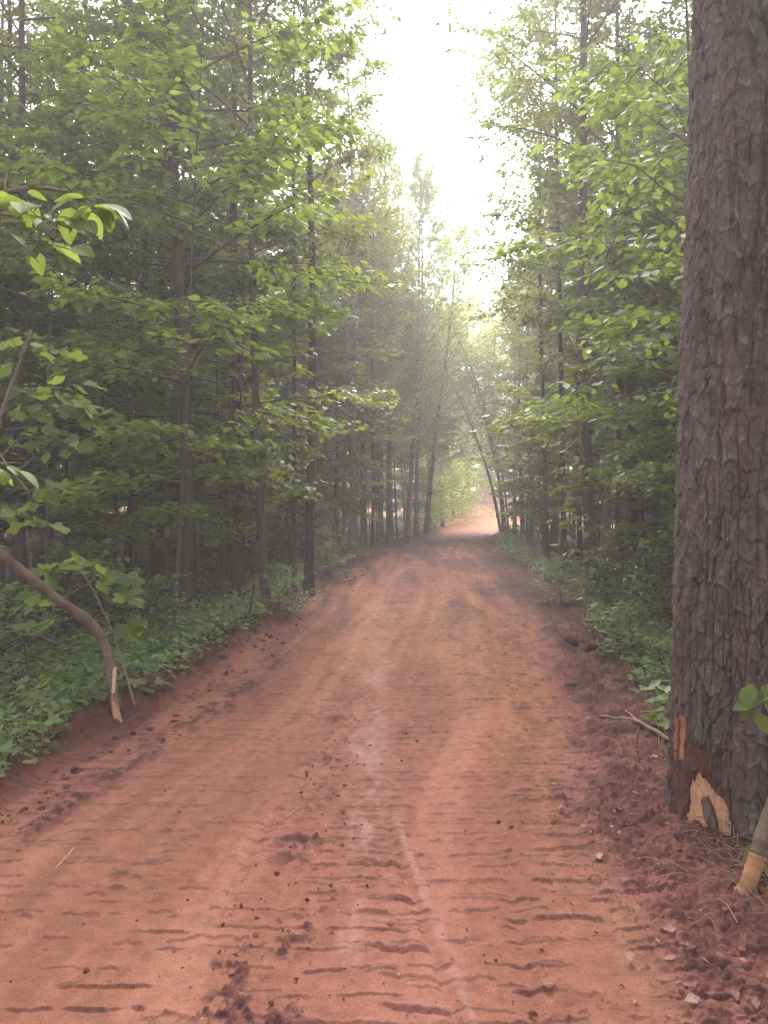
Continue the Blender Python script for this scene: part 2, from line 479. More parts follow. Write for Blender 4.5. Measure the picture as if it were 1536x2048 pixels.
    far_d = ss(fbm(Xr * 1.1, Yr * .16, 153, 3), .50, .66) * ss(Yr, 8.5, 11.5) * (1 - ss(Yr, 33, 40)) * np.exp(-((lat - .35) / 1.15) ** 2)
    far_d += .75 * ss(fbm(Xr * 3.2, Yr * .3, 159, 3), .5, .68) * ss(Yr, 8, 12) * (1 - ss(Yr, 32, 40))
    far_d = np.clip(far_d, 0, 1)
    speck = ss(fbm(Xr * 34, Yr * 26, 167, 3), .44, .6)
    mid_d = mid_d * speck; dark_l = dark_l * (.35 + .65 * speck)
    gen_d = speck * ss(fbm(Xr * 2.6, Yr * 1.5, 154, 4), .5, .66) * .6
    churn = np.clip(sh + shl, 0, 1)
    crumb = ss(fbm(Xr * 26, Yr * 28, 155, 3), .45, .66)
    lumps = ss(fbm(Xr * 9, Yr * 11, 156, 4), .42, .66)
    loose = np.clip(churn + .9 * dark_l + .8 * mid_d + .45 * gen_d, 0, 1)
    H += loose * (.010 * lumps + .018 * crumb + .012 * ss(fbm(Xr * 60, Yr * 60, 165, 2), .45, .65) * a_fine)
    H += (.012 + .035 * ss(Yr, 4.5, 6)) * churn * ss(fbm(Xr * 5, Yr * 6, 157, 5), .42, .66)
    H += (.003 + .006 * ss(fbm(Xr * 2, Yr * 1.4, 166, 3), .45, .62)) * (fbm(Xr * 42, Yr * 55, 158, 3) - .4) * a_fine
    H += .02 * (fbm(Xr * 1.2, Yr * .8, 160, 2) - .5)
    H += .06 * np.exp(-((Xr - roadL(Yr) + .02) / .16) ** 2) * ss(fbm(Xr * 3, Yr * 2.2, 168, 4), .3, .65) + .04 * shl * lumps
    # a pinkish slick strip where water stood
    wet_x = np.interp(Yr, [0, 2.5, 3.2, 4.3, 5.5, 8, 12, 16], [-.24, -.14, -.085, -.10, -.115, -.10, .28, .5])
    ww = np.interp(Yr, [0, 2.5, 3.2, 4.3, 6, 10, 14], [.03, .05, .055, .13, .12, .14, .12])
    wet = np.exp(-((Xr - wet_x + .05 * (fbm(Xr * 8, Yr * 3, 171, 3) - .5)) / ww) ** 4) * ss(fbm(Xr * 7, Yr * 2.2, 170, 4), .38, .58) * (1 - .5 * ss(Yr, 6, 9)) * (1 - ss(Yr, 12, 17))
    wet = wet * (1 - .8 * bar_shade) * (.5 + .5 * ss(fbm(Xr * 24, Yr * 9, 172, 3), .38, .56))
    H = H * (1 - .7 * wet)
    slick = np.clip(wet * .8 + seam * .6 * ss(fbm(Xr * 18, Yr * 5, 173, 3), .32, .5) + .4 * bigbar * ss(vnoise(Xr * 20, Yr * 20, 7), .3, .7), 0, 1)
    # colour by kind of soil, with shade and far sunlight painted in
    n1 = fbm(lat * 2.2, Yr * .22, 180, 4)[..., None]
    n2 = fbm(Xr * 5, Yr * 3, 181, 4)[..., None]
    c = CLAY * (.72 + .4 * n2 + .25 * fbm(Xr * 22, Yr * 16, 182, 3)[..., None])
    c = c + (CLAY_LT - CLAY) * ss(n1, .45, .62) * .6
    c = c + (np.array([.232, .095, .068]) - c) * (.6 * (1 - ss(Yr, 4, 6.5)))[..., None]
    band = ss(fbm(lat * 4.5, Yr * .06 + 9, 183, 3), .38, .62)[..., None]
    c = c * (.86 + .24 * band) * (1 + np.array([0, .06, .12]) * (band - .5))
    org = np.exp(-((lat - 1.0) / .3) ** 2)[..., None] * ss(Yr, 3.5, 6)[..., None]
    c = c + org * (np.array([.30, .122, .066]) - c) * .5
    pk = np.clip(np.exp(-((Xr - wet_x - .1) / .5) ** 2) * (1 - ss(Yr, 5, 8)), 0, 1)[..., None] * .45
    c = c + (np.array([.25, .100, .078]) - c) * pk
    dk = np.clip(churn * (.6 + .5 * lumps) + .9 * dark_l + .7 * mid_d + .78 * far_d + .5 * gen_d * lumps + .44 * ss(bar_shade, .12, .45) + tread_shade * (.10 + .34 * ss(fbm(Xr * 13, Yr * 4.5, 174, 4), .46, .62)) * ss(Yr, 2.8, 5), 0, 1)[..., None]  # bar faces and tread bands get painted shade besides the dark soil
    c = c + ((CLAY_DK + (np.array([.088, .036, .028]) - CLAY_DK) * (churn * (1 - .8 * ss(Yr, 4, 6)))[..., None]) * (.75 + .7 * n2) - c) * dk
    c = c + (PINK - c) * (slick[..., None] * .9)
    far_sun_tint = ss(Yr, 36, 42)[..., None]  # sunlight of the clearing painted into the far road colour
    c = c + (np.array([.46, .22, .125]) - c) * far_sun_tint * .8
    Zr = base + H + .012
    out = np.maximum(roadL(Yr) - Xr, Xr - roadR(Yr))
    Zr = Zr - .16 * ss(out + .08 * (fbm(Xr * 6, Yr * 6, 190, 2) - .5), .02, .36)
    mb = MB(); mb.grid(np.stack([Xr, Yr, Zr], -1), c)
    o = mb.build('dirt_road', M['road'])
    at = o.data.attributes.new("damp", 'FLOAT', 'POINT')
    at.data.foreach_set("value", slick.astype(np.float32).ravel())
    tag(o, kind='structure')
road_surface()

# ------------------------------------------------------------------ clods, litter, chips
def lump(mb, c, r, sq=.7, col=CLAY_DK, seed=0, ns=9, nr=6):
    """One broken lump of earth or stone: an uneven closed shape."""
    th = np.arange(ns) * 2 * math.pi / ns
    ph = np.linspace(0, math.pi, nr)
    D = np.stack([np.sin(ph)[:, None] * np.cos(th), np.sin(ph)[:, None] * np.sin(th), np.cos(ph)[:, None] + 0 * th], -1)
    k = rng.normal(size=(5, 3)); k /= np.linalg.norm(k, axis=1)[:, None]
    rr = 1 + sum(.22 * np.sin(3 * (D @ kk) + rng.random() * 6) for kk in k) + .12 * (rng.random(D.shape[:2]) - .5)
    if ns > 12:
        o_ = rng.random() * 50
        rr += .7 * (fbm(D[..., 0] * 2.2 + o_ + D[..., 2], D[..., 1] * 2.2 + D[..., 2] * 1.7, 77, 4) - .5) + .35 * (fbm(D[..., 0] * 8 + o_ - D[..., 2] * 5, D[..., 1] * 8 + D[..., 2] * 5, 78, 2) - .5)
    rr[0] = rr[0].mean(); rr[-1] = rr[-1].mean()
    ax = r * np.array([rng.uniform(.8, 1.35), rng.uniform(.8, 1.2), sq])
    P = D * rr[..., None] * ax
    a = rng.random() * 6.28
    P = P @ np.array([[math.cos(a), -math.sin(a), 0], [math.sin(a), math.cos(a), 0], [0, 0, 1]])
    cc = np.broadcast_to(np.asarray(col) * rng.uniform(.7, 1.35), P.shape)
    mb.grid(P + np.asarray(c), cc, wrap=True)

mb = MB()
def scatter_lumps(n, fx, fy, r0, r1, cols):
    for _ in range(n):
        y = fy(); x = fx(y)
        r = r0 * (r1 / r0) ** (rng.random() ** 2.2)
        lump(mb, on_ground(x, y, r * .05 + .014), r, rng.uniform(.5, .9), cols[rng.integers(len(cols))], ns=8, nr=6)
CD = [CLAY_DK * 1.2, CLAY_DK * 1.6, CLAY * .8, CLAY * .6]
scatter_lumps(550, lambda y: roadR(y) - .42 + abs(rng.normal()) * .45, lambda: 2.2 + 11 * rng.random() ** 1.4, .005, .026, CD)
scatter_lumps(600, lambda y: roadL(y) + .25 - rng.normal() * .2, lambda: 3.6 + 16 * rng.random() ** 1.6, .005, .03, CD)
scatter_lumps(260, lambda y: rng.uniform(roadL(y) + .3, roadR(y) - .3), lambda: 2.0 + 9 * rng.random() ** 1.6, .003, .012, CD)
scatter_lumps(260, lambda y: -.42 + .06 * (y - 2.5) + rng.normal() * .17, lambda: 2.0 + 3 * rng.random(), .002, .011, CD)
tag(mb.build('loose_soil', M['clod'], smooth=False), 'crumbs of dark red clay churned up along both road edges', 'loose soil', kind='stuff')

clods = [  # px, py, radius, label
    (1145, 1294, .10, 'dark red clod at left of the clods on the right road edge'),
    (1208, 1312, .125, 'largest flat topped red clod beside the green weeds right of the road'),
    (1196, 1282, .075, 'upturned red clod behind the largest one on the right road edge'),
    (1137, 1380, .05, 'small lone red clod on the churned right shoulder'),
    (118, 1494, .11, 'big rooty brown clod on the left road edge below the ground leaves'),
    (185, 1462, .075, 'grey brown clod of roots beside the snapped sapling base'),
    (345, 1362, .08, 'brown clod with rootlets on the left edge beyond the snapped sapling'),
    (436, 1328, .10, 'dark red clod farthest up the left road edge'),
]
for px, py, r, lb in clods:
    P = ground_hit(px, py)
    m_ = MB()
    for k in range(1 if r < .06 else 6):
        o_ = rng.normal(size=3) * r * .45 * (k > 0)
        lump(m_, np.array([o_[0], o_[1], r * .3 + abs(o_[2]) * .3]), r * (1 if k == 0 else rng.uniform(.35, .6)), .62, CLAY_DK * np.array([1.05, 1.1, 1.1]), ns=34, nr=22)
    o = m_.build('soil_clod', M['clod'], smooth=False)
    o.location = P
    tag(o, lb, 'clod', 'large clods along the road edges')

# dry leaf litter, bark chips and needles near the pine and through the wood
mb = MB()
def flakes(n, fx, fy, s0, s1, cols, lift=.012, tpl=LEAF_FAR):
    y = fy(n); x = fx(y)
    z = terrain(x, y) + lift
    a = rng.random(n) * 6.28
    d = np.stack([np.cos(a), np.sin(a), rng.normal(0, .2, n)], -1)
    nn = np.stack([rng.normal(0, .35, n), rng.normal(0, .35, n), np.ones(n)], -1)
    cc = np.asarray(cols)[rng.integers(0, len(cols), n)] * rng.uniform(.7, 1.3, (n, 1))
    add_leaves(mb, np.stack([x, y, z], -1), d, nn, rng.uniform(s0, s1, n), tpl, cc)
LIT = [(.17, .09, .065), (.23, .13, .10), (.15, .085, .062), (.19, .12, .09), (.11, .065, .048)]
flakes(520, lambda y: 1.32 + rng.normal(0, .34, len(y)), lambda n: 2.95 + rng.normal(0, .33, n), .010, .03, LIT, .02, (LEAF_FAR[0] * np.array([1, .6, 2.2]), LEAF_FAR[1]))
flakes(500, lambda y: roadR(y) + rng.normal(0, .45, len(y)) + .1, lambda n: rng.uniform(1.8, 7, n), .02, .06, LIT, .04)
flakes(260, lambda y: rng.uniform(roadL(y), roadR(y)), lambda n: 2 + 7 * rng.random(n) ** 1.5, .006, .018, LIT + [(.4, .28, .2)], .014)
BR = [(.085, .055, .038), (.13, .085, .06), (.055, .038, .028), (.17, .12, .085)]
flakes(9000, lambda y: roadL(y) - .5 - 9 * rng.random(len(y)) ** 1.3, lambda n: 5 + 24 * rng.random(n), .05, .11, BR, .03)
flakes(6000, lambda y: roadR(y) + .5 + 8 * rng.random(len(y)) ** 1.3, lambda n: 4 + 24 * rng.random(n), .05, .11, BR, .03)
# pine straw
y = 3.16 + rng.normal(0, .2, 200); x = 1.66 + rng.normal(0, .22, 200)
for a_, b_ in zip(x, y):
    P = on_ground(a_, b_, .03 + rng.random() * .03); t = rng.random() * 3.14; l = rng.uniform(.06, .12)
    mb.tube([P - l * np.array([math.cos(t), math.sin(t), 0]), P + np.array([0, 0, .015]), P + l * np.array([math.cos(t), math.sin(t), -.1])], .0014, 3, np.array([.30, .17, .11]) * rng.uniform(.6, 1.3), cap=False)
tag(mb.build('leaf_litter', M['litter']), 'dry leaves, bark chips and pine straw strewn over the forest floor', 'leaf litter', kind='stuff')

# ------------------------------------------------------------------ big pine
def inpoly(px, py, poly):
    poly = np.asarray(poly, float); r = np.zeros(px.shape, bool)
    j = len(poly) - 1
    for i in range(len(poly)):
        xi, yi = poly[i]; xj, yj = poly[j]
        c = ((yi > py) != (yj > py)) & (px < (xj - xi) * (py - yi) / (yj - yi + 1e-12) + xi)
        r ^= c; j = i
    return r

def plates(s, z, ncol, chh, seed):
    """Voronoi plates on the unrolled bark: s in columns (wraps at ncol), z in rows."""
    ic, iz = np.floor(s), np.floor(z)
    f1 = np.full(s.shape, 9.0); f2 = np.full(s.shape, 9.0); cx = np.zeros_like(s); cz = np.zeros_like(s); dzv = np.zeros_like(s)
    for a in (-1, 0, 1):
        for b in (-1, 0, 1):
            c = ic + a; r = iz + b; cw = np.mod(c, ncol)
            jx = c + .5 + .8 * (hash2(cw, r, seed) - .5); jz = r + .5 + .85 * (hash2(cw, r, seed + 1) - .5)
            d = np.maximum(np.abs(s - jx), .0) ** 2 + ((z - jz) * .9) ** 2
            d = np.sqrt(d)
            closer = d < f1
            f2 = np.where(closer, f1, np.minimum(f2, d))
            cx = np.where(closer, cw, cx); cz = np.where(closer, r, cz); dzv = np.where(closer, z - jz, dzv)
            f1 = np.where(closer, d, f1)
    return f2 - f1, hash2(cx, cz, seed + 2), hash2(cx, cz, seed + 3), dzv

PC = np.array([1.745, 3.75])
def big_pine():
    base_z = float(terrain(*PC)) - .12
    root = thing('pine_tree', (PC[0], PC[1], base_z), 'massive rough barked pine trunk with scarred base at right road edge', 'tree')
    nth = 560
    zs = np.concatenate([np.arange(0, 4.9, .0075), np.geomspace(4.9, 21, 90)[1:]])
    th = np.arange(nth) * 2 * math.pi / nth
    T, Zz = np.meshgrid(th, zs)
    rad = np.interp(Zz, [0, .12, .35, .8, 2, 4.2, 12, 21], [.345, .325, .306, .298, .288, .258, .2, .06])
    lean = .05 / 4.0
    ncol = 34
    su = T / (2 * math.pi) * ncol
    wr = np.minimum(1, np.minimum(su, ncol - su) / 2)
    zw = Zz + .09 * (fbm(su * 1.3, Zz * 6, 200, 4) - .5) * wr
    sw = su + 1.1 * (fbm(su * .9, Zz * 5, 201, 4) - .5) * wr
    e, h1, h2, dz = plates(sw, zw / .115, ncol, .115, 210)
    e2, h3, h4, dz2 = plates(sw * 2 + .3, zw / .05, ncol * 2, .05, 230)
    gr = ss(e, .0, .13)
    gr = 1 - (1 - gr) * ss(fbm(su * 1.3, Zz * 9, 223, 3), .36, .58)
    fis = np.abs(fbm(su * 1.25, Zz * 2.0, 222, 4) - .5) * 2              # long vertical fissures
    fis = 1 - ss(fis, .0, .09)
    flake = h4 > .45
    D = gr * (.003 + .006 * h1) + gr * flake * ss(e2, 0, .2) * (.003 + .004 * h3 - .007 * dz2) - gr * .008 * dz + .006 * (fbm(su * 5, Zz * 40, 220, 4) - .5) - .012 * fis
    D += .016 * (fbm(su * .45, Zz * 1.3, 221, 2) - .5) * wr
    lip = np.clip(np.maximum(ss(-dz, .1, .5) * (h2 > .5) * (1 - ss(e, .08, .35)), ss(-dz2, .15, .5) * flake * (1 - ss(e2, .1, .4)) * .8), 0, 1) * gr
    PX = PC[0] + lean * Zz + rad * np.cos(T); PY = PC[1] + rad * np.sin(T)
    px, py = proj(np.stack([PX, PY, Zz + base_z], -1))
    jit = 30 * (fbm(su * 3.5, Zz * 7, 240, 5) - .5)
    front = np.sin(T) < .1
    wood_poly = [(1374, 1600), (1382, 1560), (1394, 1545), (1408, 1556), (1428, 1582), (1444, 1594), (1458, 1620), (1462, 1660), (1458, 1710), (1440, 1710), (1425, 1720), (1408, 1705), (1390, 1680), (1360, 1668), (1366, 1630)]
    strip_poly = [(1404, 1598), (1418, 1600), (1432, 1645), (1446, 1725), (1428, 1725), (1414, 1655)]
    red_poly = [(1345, 1440), (1358, 1425), (1372, 1432), (1376, 1470), (1392, 1490), (1418, 1490), (1428, 1530), (1432, 1560), (1462, 1600), (1464, 1700), (1400, 1730), (1340, 1720), (1340, 1520)]
    wood = front & inpoly(px + jit * .6, py + jit, wood_poly) & ~inpoly(px + jit * .5, py + jit * .5, strip_poly)
    red = front & inpoly(px + jit * 1.6, py + jit * 1.6, red_poly) & ~inpoly(px + jit * .5, py + jit * .5, strip_poly)
    D = np.where(red, D * .5 - .004, D)
    grain = .009 * (fbm(su * 12, Zz * 2.2, 250, 4) - .5)
    D = np.where(wood, -.016 + grain, D)
    rr = rad + D
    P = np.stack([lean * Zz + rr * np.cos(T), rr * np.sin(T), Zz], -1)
    bk = np.array([.100, .078, .068]) + (h2[..., None] - .5) * np.array([.035, .032, .032]) + (h4[..., None] - .5) * np.array([.030, .028, .028])
    bk = bk + (np.array([.16, .095, .08]) - bk) * (ss(fbm(su * .8, Zz * 2.2, 264, 3), .52, .7) * .5)[..., None]
    bk = bk * (.7 + .6 * fbm(su * 4, Zz * 22, 260, 4)[..., None])
    bk = bk + (np.array([.135, .130, .110]) - bk) * (ss(fbm(su * .7 + 4, Zz * 1.6, 265, 4), .54, .68) * .45)[..., None]
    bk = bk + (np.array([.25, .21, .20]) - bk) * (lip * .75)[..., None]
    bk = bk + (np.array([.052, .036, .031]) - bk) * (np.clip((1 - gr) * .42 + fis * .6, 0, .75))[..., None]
    rc = np.array([.105, .048, .036]) * (.7 + .6 * fbm(su * 2, Zz * 14, 261, 3)[..., None])
    oc = np.array([.34, .17, .075])
    tear = ss(fbm(su * 2.5, Zz * 4, 262, 3), .52, .66)[..., None] * (np.abs(px - 1366) < 22)[..., None] * ((py < 1520) & (py > 1425))[..., None]
    rc = rc + (oc - rc) * tear
    bk = np.where(red[..., None], rc, bk)
    strip = front & inpoly(px + jit * .5, py + jit * .5, strip_poly)
    bk = np.where(strip[..., None], np.array([.15, .108, .080]) * (.5 + fbm(su * 6, Zz * 9, 266, 4)[..., None]), bk)
    wc = np.array([.52, .30, .165]) * (.55 + .8 * fbm(su * 10, Zz * 2.5, 263, 4)[..., None])
    m, n = T.shape
    i, j = np.meshgrid(np.arange(m - 1), np.arange(n), indexing='ij'); j2 = (j + 1) % n
    q = np.stack([i * n + j, i * n + j2, (i + 1) * n + j2, (i + 1) * n + j], -1).reshape(-1, 4)
    fw = wood[i, j] & wood[i, j2] & wood[i + 1, j2] & wood[i + 1, j]
    fw = fw.reshape(-1)
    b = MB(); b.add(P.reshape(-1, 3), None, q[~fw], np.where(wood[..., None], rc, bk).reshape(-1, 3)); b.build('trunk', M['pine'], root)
    qs = q[fw]; used = np.unique(qs); mp = np.zeros(m * n, int); mp[used] = np.arange(len(used))
    b = MB(); b.add(P.reshape(-1, 3)[used], None, mp[qs], wc.reshape(-1, 3)[used])
    o = b.build('exposed_wood', M['litter'], root); o['label'] = 'pale torn patch of bare wood at the trunk foot'
    # torn pale fibre hanging at the foot of the scar
    b = MB()
    for pts, wd in (([(1428, 1690), (1424, 1712), (1412, 1738), (1404, 1752)], .012), ([(1432, 1694), (1420, 1705), (1400, 1728)], .006), ([(1424, 1715), (1408, 1742), (1390, 1748)], .005)):
        w_ = np.array([px_at(a_, b_, 3.36) for a_, b_ in pts]) - np.array([PC[0], PC[1], base_z])
        w_[:, 1] -= np.linspace(0, .05, len(w_))
        b.tube(w_, np.linspace(wd, .002, len(w_)), 6, (.95, .95, .95), .3)
    b.build('wood_splinter', M['rawwood'], root)
    # crown far above the frame
    br, lf = MB(), MB()
    pos, dr_, nn, sz = [], [], [], []
    for k in range(34):
        h = 11 + 9.5 * k / 34; a = k * 2.4; l = 2.6 * (1 - (k / 34) * .75) * rng.uniform(.7, 1.1)
        p0 = np.array([lean * h, 0, h]); dv = np.array([math.cos(a), math.sin(a), .25])
        pts = [p0, p0 + dv * l * .5, p0 + dv * l + np.array([0, 0, .1])]
        br.tube(pts, [.05, .03, .012], 6)
        for t in np.linspace(.35, 1, 9):
            c = p0 + dv * l * t + rng.normal(0, .15, 3)
            for _ in range(50):
                v = rng.normal(size=3); pos.append(c); dr_.append(v); nn.append(rng.normal(size=3)); sz.append(.2)
    needle = (LEAF_FAR[0] * np.array([1, .12, .12]), LEAF_FAR[1])
    add_leaves(lf, pos, dr_, nn, np.array(sz), needle)
    br.build('branches', M['bark'], root); lf.build('crown', M['canopy'], root)
big_pine()

# ------------------------------------------------------------------ tree prototypes (meshes shared by the copies)
def axis_fn(seed, amp):
    r = random.Random(seed); p1, p2 = r.random() * 6.28, r.random() * 6.28
    return lambda t: np.array([amp * (math.sin(2.2 * t * 3 + p1) - math.sin(p1)), amp * (math.sin(1.7 * t * 3 + p2) - math.sin(p2)), 0])

def proto(seed, H, h0, R, nb, ntw, nlf, ls, tpl, leafmat, el0, el1, prof, amp=.07, r0=.1, droop=.15, flat=.4, barkmat=None, sides=12, twl=.38, t0=.22, zvar=.16):
    ax = axis_fn(seed, amp)
    barkmat = barkmat or M['bark']
    tr = MB()
    ts = np.linspace(0, 1, 36)
    pts = np.array([ax(t) + np.array([0, 0, H * t * .97]) for t in ts]); pts[0, 2] = -.25
    rr = r0 * (1 - .80 * ts) * (1 + .55 * np.exp(-ts * H / .35))
    tr.tube(pts, rr, sides, wob=.10)
    br = MB(); pos, dr_, nn, sz = [], [], [], []
    for b in range(nb):
        f = (b + rng.random()) / nb
        h = h0 + (H * .98 - h0) * f
        L = R * prof(f) * rng.uniform(.6, 1.2) + .1
        el = el0 + (el1 - el0) * f + rng.normal(0, .1)
        az = b * 2.4 + rng.normal(0, .5)
        p0 = ax(h / H) + np.array([0, 0, h * .97])
        dv = np.array([math.cos(az) * math.cos(el), math.sin(az) * math.cos(el), math.sin(el)])
        tt = np.linspace(0, 1, 6)
        bend = rng.normal(0, .08, 2)
        bp = np.array([p0 + dv * L * t + np.array([bend[0] * t * L, bend[1] * t * L, -droop * L * t * t]) for t in tt])
        br.tube(bp, np.linspace(.004 + .007 * L, .003, 6), 5, cap=False)
        for k in range(ntw):
            t = t0 + (1 - t0) * (k + rng.random()) / ntw
            t = min(t, 1.0)
            q0 = p0 + dv * L * t + np.array([bend[0] * t * L, bend[1] * t * L, -droop * L * t * t])
            sd = 1 if k % 2 else -1
            a2 = az + sd * rng.uniform(.5, 1.25) * (1.15 - t * .8)
            tl = (twl * L * (1.1 - .55 * t) + .16) * rng.uniform(.6, 1.3)
            td = np.array([math.cos(a2), math.sin(a2), rng.normal(-.02, zvar) + .25 * math.sin(el)])
            q1 = q0 + td * tl
            if k % 2 == 0: br.tube([q0, q1], [.005, .002], 3, cap=False)
            s = rng.random(nlf) ** .8
            P = q0 + np.outer(s, q1 - q0) + rng.normal(0, .045, (nlf, 3)) * np.array([1, 1, .7])
            la = a2 + np.where(rng.random(nlf) < .5, 1, -1) * rng.uniform(.3, 1.4, nlf)
            pos.append(P); dr_.append(np.stack([np.cos(la), np.sin(la), rng.normal(-.3, .25, nlf)], -1))
            nn.append(np.stack([rng.normal(0, flat, nlf), rng.normal(0, flat, nlf), np.ones(nlf)], -1))
            sz.append(ls * rng.uniform(.6, 1.25, nlf))
    lf = MB(); add_leaves(lf, np.vstack(pos), np.vstack(dr_), np.vstack(nn), np.concatenate(sz), tpl)
    return {'H': H, 'r0': r0, 'trunk': tr.mesh('trunk', barkmat), 'branches': br.mesh('branches', M['twig']), 'crown': lf.mesh('crown', leafmat)}

egg = lambda f: (.55 + .6 * math.sin(math.pi * min(1, f * .85 + .12))) * (1 - .55 * f ** 4)
TALL = [proto(100 + k, 15.5, 4.6 + .8 * (k % 3), 2.2, 46, 11, 24, .108, LEAF_FAR, M['canopy'], .3, .95, egg, flat=.65, t0=.34, zvar=.3) for k in range(6)]
low = lambda f: (.55 + .9 * f if f < .4 else .91 - .75 * (f - .4) ** 1.2)
MAPLE = [proto(200 + k, 6.6, 1.5, 1.75, 26, 11, 24, .105, LEAF_OVATE if k < 2 else LEAF_MAPLE, M['under'], -.05, .5, low, r0=.035, droop=.12, flat=.32, sides=7) for k in range(5)]
FULL = [proto(500 + k, 13.5, 3.0, 2.7, 56, 12, 26, .115, LEAF_FAR, M['under'] if k < 2 else M['bright'], .45, 1.1, egg, flat=.7, zvar=.35, droop=.08) for k in range(4)]
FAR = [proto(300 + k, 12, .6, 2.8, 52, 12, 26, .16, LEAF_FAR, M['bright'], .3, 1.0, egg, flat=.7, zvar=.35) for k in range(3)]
SHRUB = [proto(400 + k, 1.3, .15, .62, 16, 7, 9, .085, LEAF_OVATE, M['herb'], .3, 1.0, egg, r0=.012, droop=.1, flat=.4, sides=5, amp=.03) for k in range(3)]

def plant(p, name, base, top=None, scale=1.0, trunk_r=None, label='', cat='tree', group=None, spin=None, trunk_mat=None, crown=True):
    """One tree from a prototype: an Empty at its foot, leaned so that it passes through TOP, with its own trunk, branches and crown objects."""
    t = thing(name, base, label, cat, group)
    v = Vector((0, 0, 1)) if top is None else (Vector(top) - Vector(base)).normalized()
    q = Vector((0, 0, 1)).rotation_difference(v) @ Quaternion((0, 0, 1), rng.random() * 6.28 if spin is None else spin)
    t.rotation_mode = 'QUATERNION'; t.rotation_quaternion = q
    t.scale = (scale,) * 3
    tr = link_mesh('trunk', p['trunk'], t)
    k = 1.0 if trunk_r is None else trunk_r / (p['r0'] * scale)
    tr.scale = (k, k, 1)
    if trunk_mat: tr.material_slots[0].link = 'OBJECT'; tr.material_slots[0].material = trunk_mat
    br = link_mesh('branches', p['branches'], t); cr = link_mesh('crown', p['crown'], t)
    if any(p is q_ for q_ in TALL + FULL) and 6 < base[1] < 47:       # crowns by the road grow narrower: it is open to the sky
        x, y = base[0], base[1]; R_ = (2.2 if any(p is q_ for q_ in TALL) else 2.7) * scale * 1.1
        if x < .5 * (roadL(y) + roadR(y)): c_ = (np.interp(y, [8, 16, 22, 27, 31, 35, 47], [-.08, .2, 1.0, 2.0, 3.4, 4.6, 7.5]) - x) / R_
        else: c_ = (x - np.interp(y, [8, 12, 20, 31, 40, 47], [1.0, 1.38, 2.35, 3.35, 4.7, 6.0])) / R_
        c_ = float(np.clip(c_, .38, 1.0))
        br.scale = cr.scale = (c_, c_, 1)
    return t

taken = [(PC[0], PC[1], 1.5)]
def tree_px(bx, by, tx, ty, wpx, label, p=None, scale=1.0, name='tall_tree', cat='tree', group=None, mat=None, depth=None):
    B = ground_hit(bx, by) if depth is None else None
    if B is None:
        c = px_at(bx, by, depth); B = on_ground(c[0], c[1])
    T_ = px_at(tx, ty, B[1])
    taken.append((B[0], B[1], .8))
    r = wpx / 2 / FPX * B[1]
    p = p or TALL[rng.integers(len(TALL))]
    return plant(p, name, B, T_, scale, r, label, cat, group, trunk_mat=mat)

GL, GR = 'tall trees along the left road edge', 'tall trees along the right road edge'
# base px, base py, px of the trunk where it meets y = 0, trunk width in px
t4 = tree_px(378, 1256, 356, 0, 30, 'stoutest dark trunk of the left wood with ivy clinging high on it', TALL[0], 1.0, group=GL)
tree_px(45, 1286, 24, 0, 22, 'dark trunk nearest the left picture edge rising behind the snapped sapling', TALL[1], .95, group=GL)
tree_px(318, 1200, 326, 0, 19, 'grey trunk just left of and behind the ivy clad trunk', TALL[2], 1.0, group=GL)
tree_px(532, 1214, 497, 0, 17, 'leaning dark trunk between the ivy clad tree and the road', TALL[3], .92, group=GL)
tree_px(617, 1196, 606, 0, 19, 'straight trunk with a splintered foot on the left road edge', TALL[4], .95, group=GL)
tree_px(588, 1190, 592, 0, 10, 'thin trunk hard against the left of the splintered foot trunk', TALL[5], .85, group=GL)
tree_px(705, 1114, 700, 500, 15, 'pale grey trunk standing alone beside the left road edge', TALL[0], .92, mat=M['palebark'], group=GL)
tree_px(647, 1122, 642, 500, 8, 'slim pale stem between the splintered foot trunk and the pale trunk', TALL[2], .8, mat=M['palebark'], group=GL)
tree_px(745, 1100, 748, 600, 8, 'slim dark trunk right after the lone pale trunk', FULL[1], .95, group=GL)
tree_px(778, 1090, 772, 600, 12, 'medium grey trunk second beyond the lone pale trunk', FULL[0], 1.05, group=GL)
tree_px(812, 1086, 832, 640, 9, 'dark trunk bending right near the far end of the left row', FULL[0], 1.1, group=GL)
tree_px(832, 1080, 838, 640, 9, 'upright trunk second from the far end of the left row', FULL[1], 1.12, group=GL)
tree_px(853, 1073, 868, 930, 10, 'last tree of the left row, forking low and leaning over the road', FULL[2], 1.05, group=GL)
tree_px(1186, 1192, 1159, 0, 25, 'tallest dark trunk of the right wood between the road and the pine', TALL[3], 1.0, group=GR)
tree_px(1128, 1150, 1118, 0, 12, 'slim trunk left of the tallest right trunk with a crown over the road', TALL[1], .98, group=GR)
tree_px(1095, 1128, 1082, 0, 11, 'slim trunk between the white stem and the tallest right trunk', TALL[5], .98, group=GR)
tree_px(1046, 1080, 1040, 600, 10, 'left one of the twin trunks right of the leaning stems', FULL[0], .85, group=GR)
tree_px(1062, 1078, 1062, 600, 10, 'right one of the twin trunks right of the leaning stems', FULL[1], .85, group=GR)
tree_px(1085, 1105, 1110, 760, 8, 'dark young trunk leaning right behind the white stem', TALL[5], .75, group=GR)
tree_px(1106, 1098, 1108, 600, 11, 'upright grey trunk midway between the twin trunks and the tallest right trunk', TALL[0], .85, group=GR)
tree_px(1066, 1122, 1090, 960, 6, 'thin white barked stem leaning right at the edge of the right weeds', MAPLE[2], .75, group=None, name='young_tree', mat=M['palebark'])
tree_px(1030, 1068, 1026, 700, 9, 'dark trunk hiding behind the leaning stems at the bend', TALL[2], .8, group=GR)
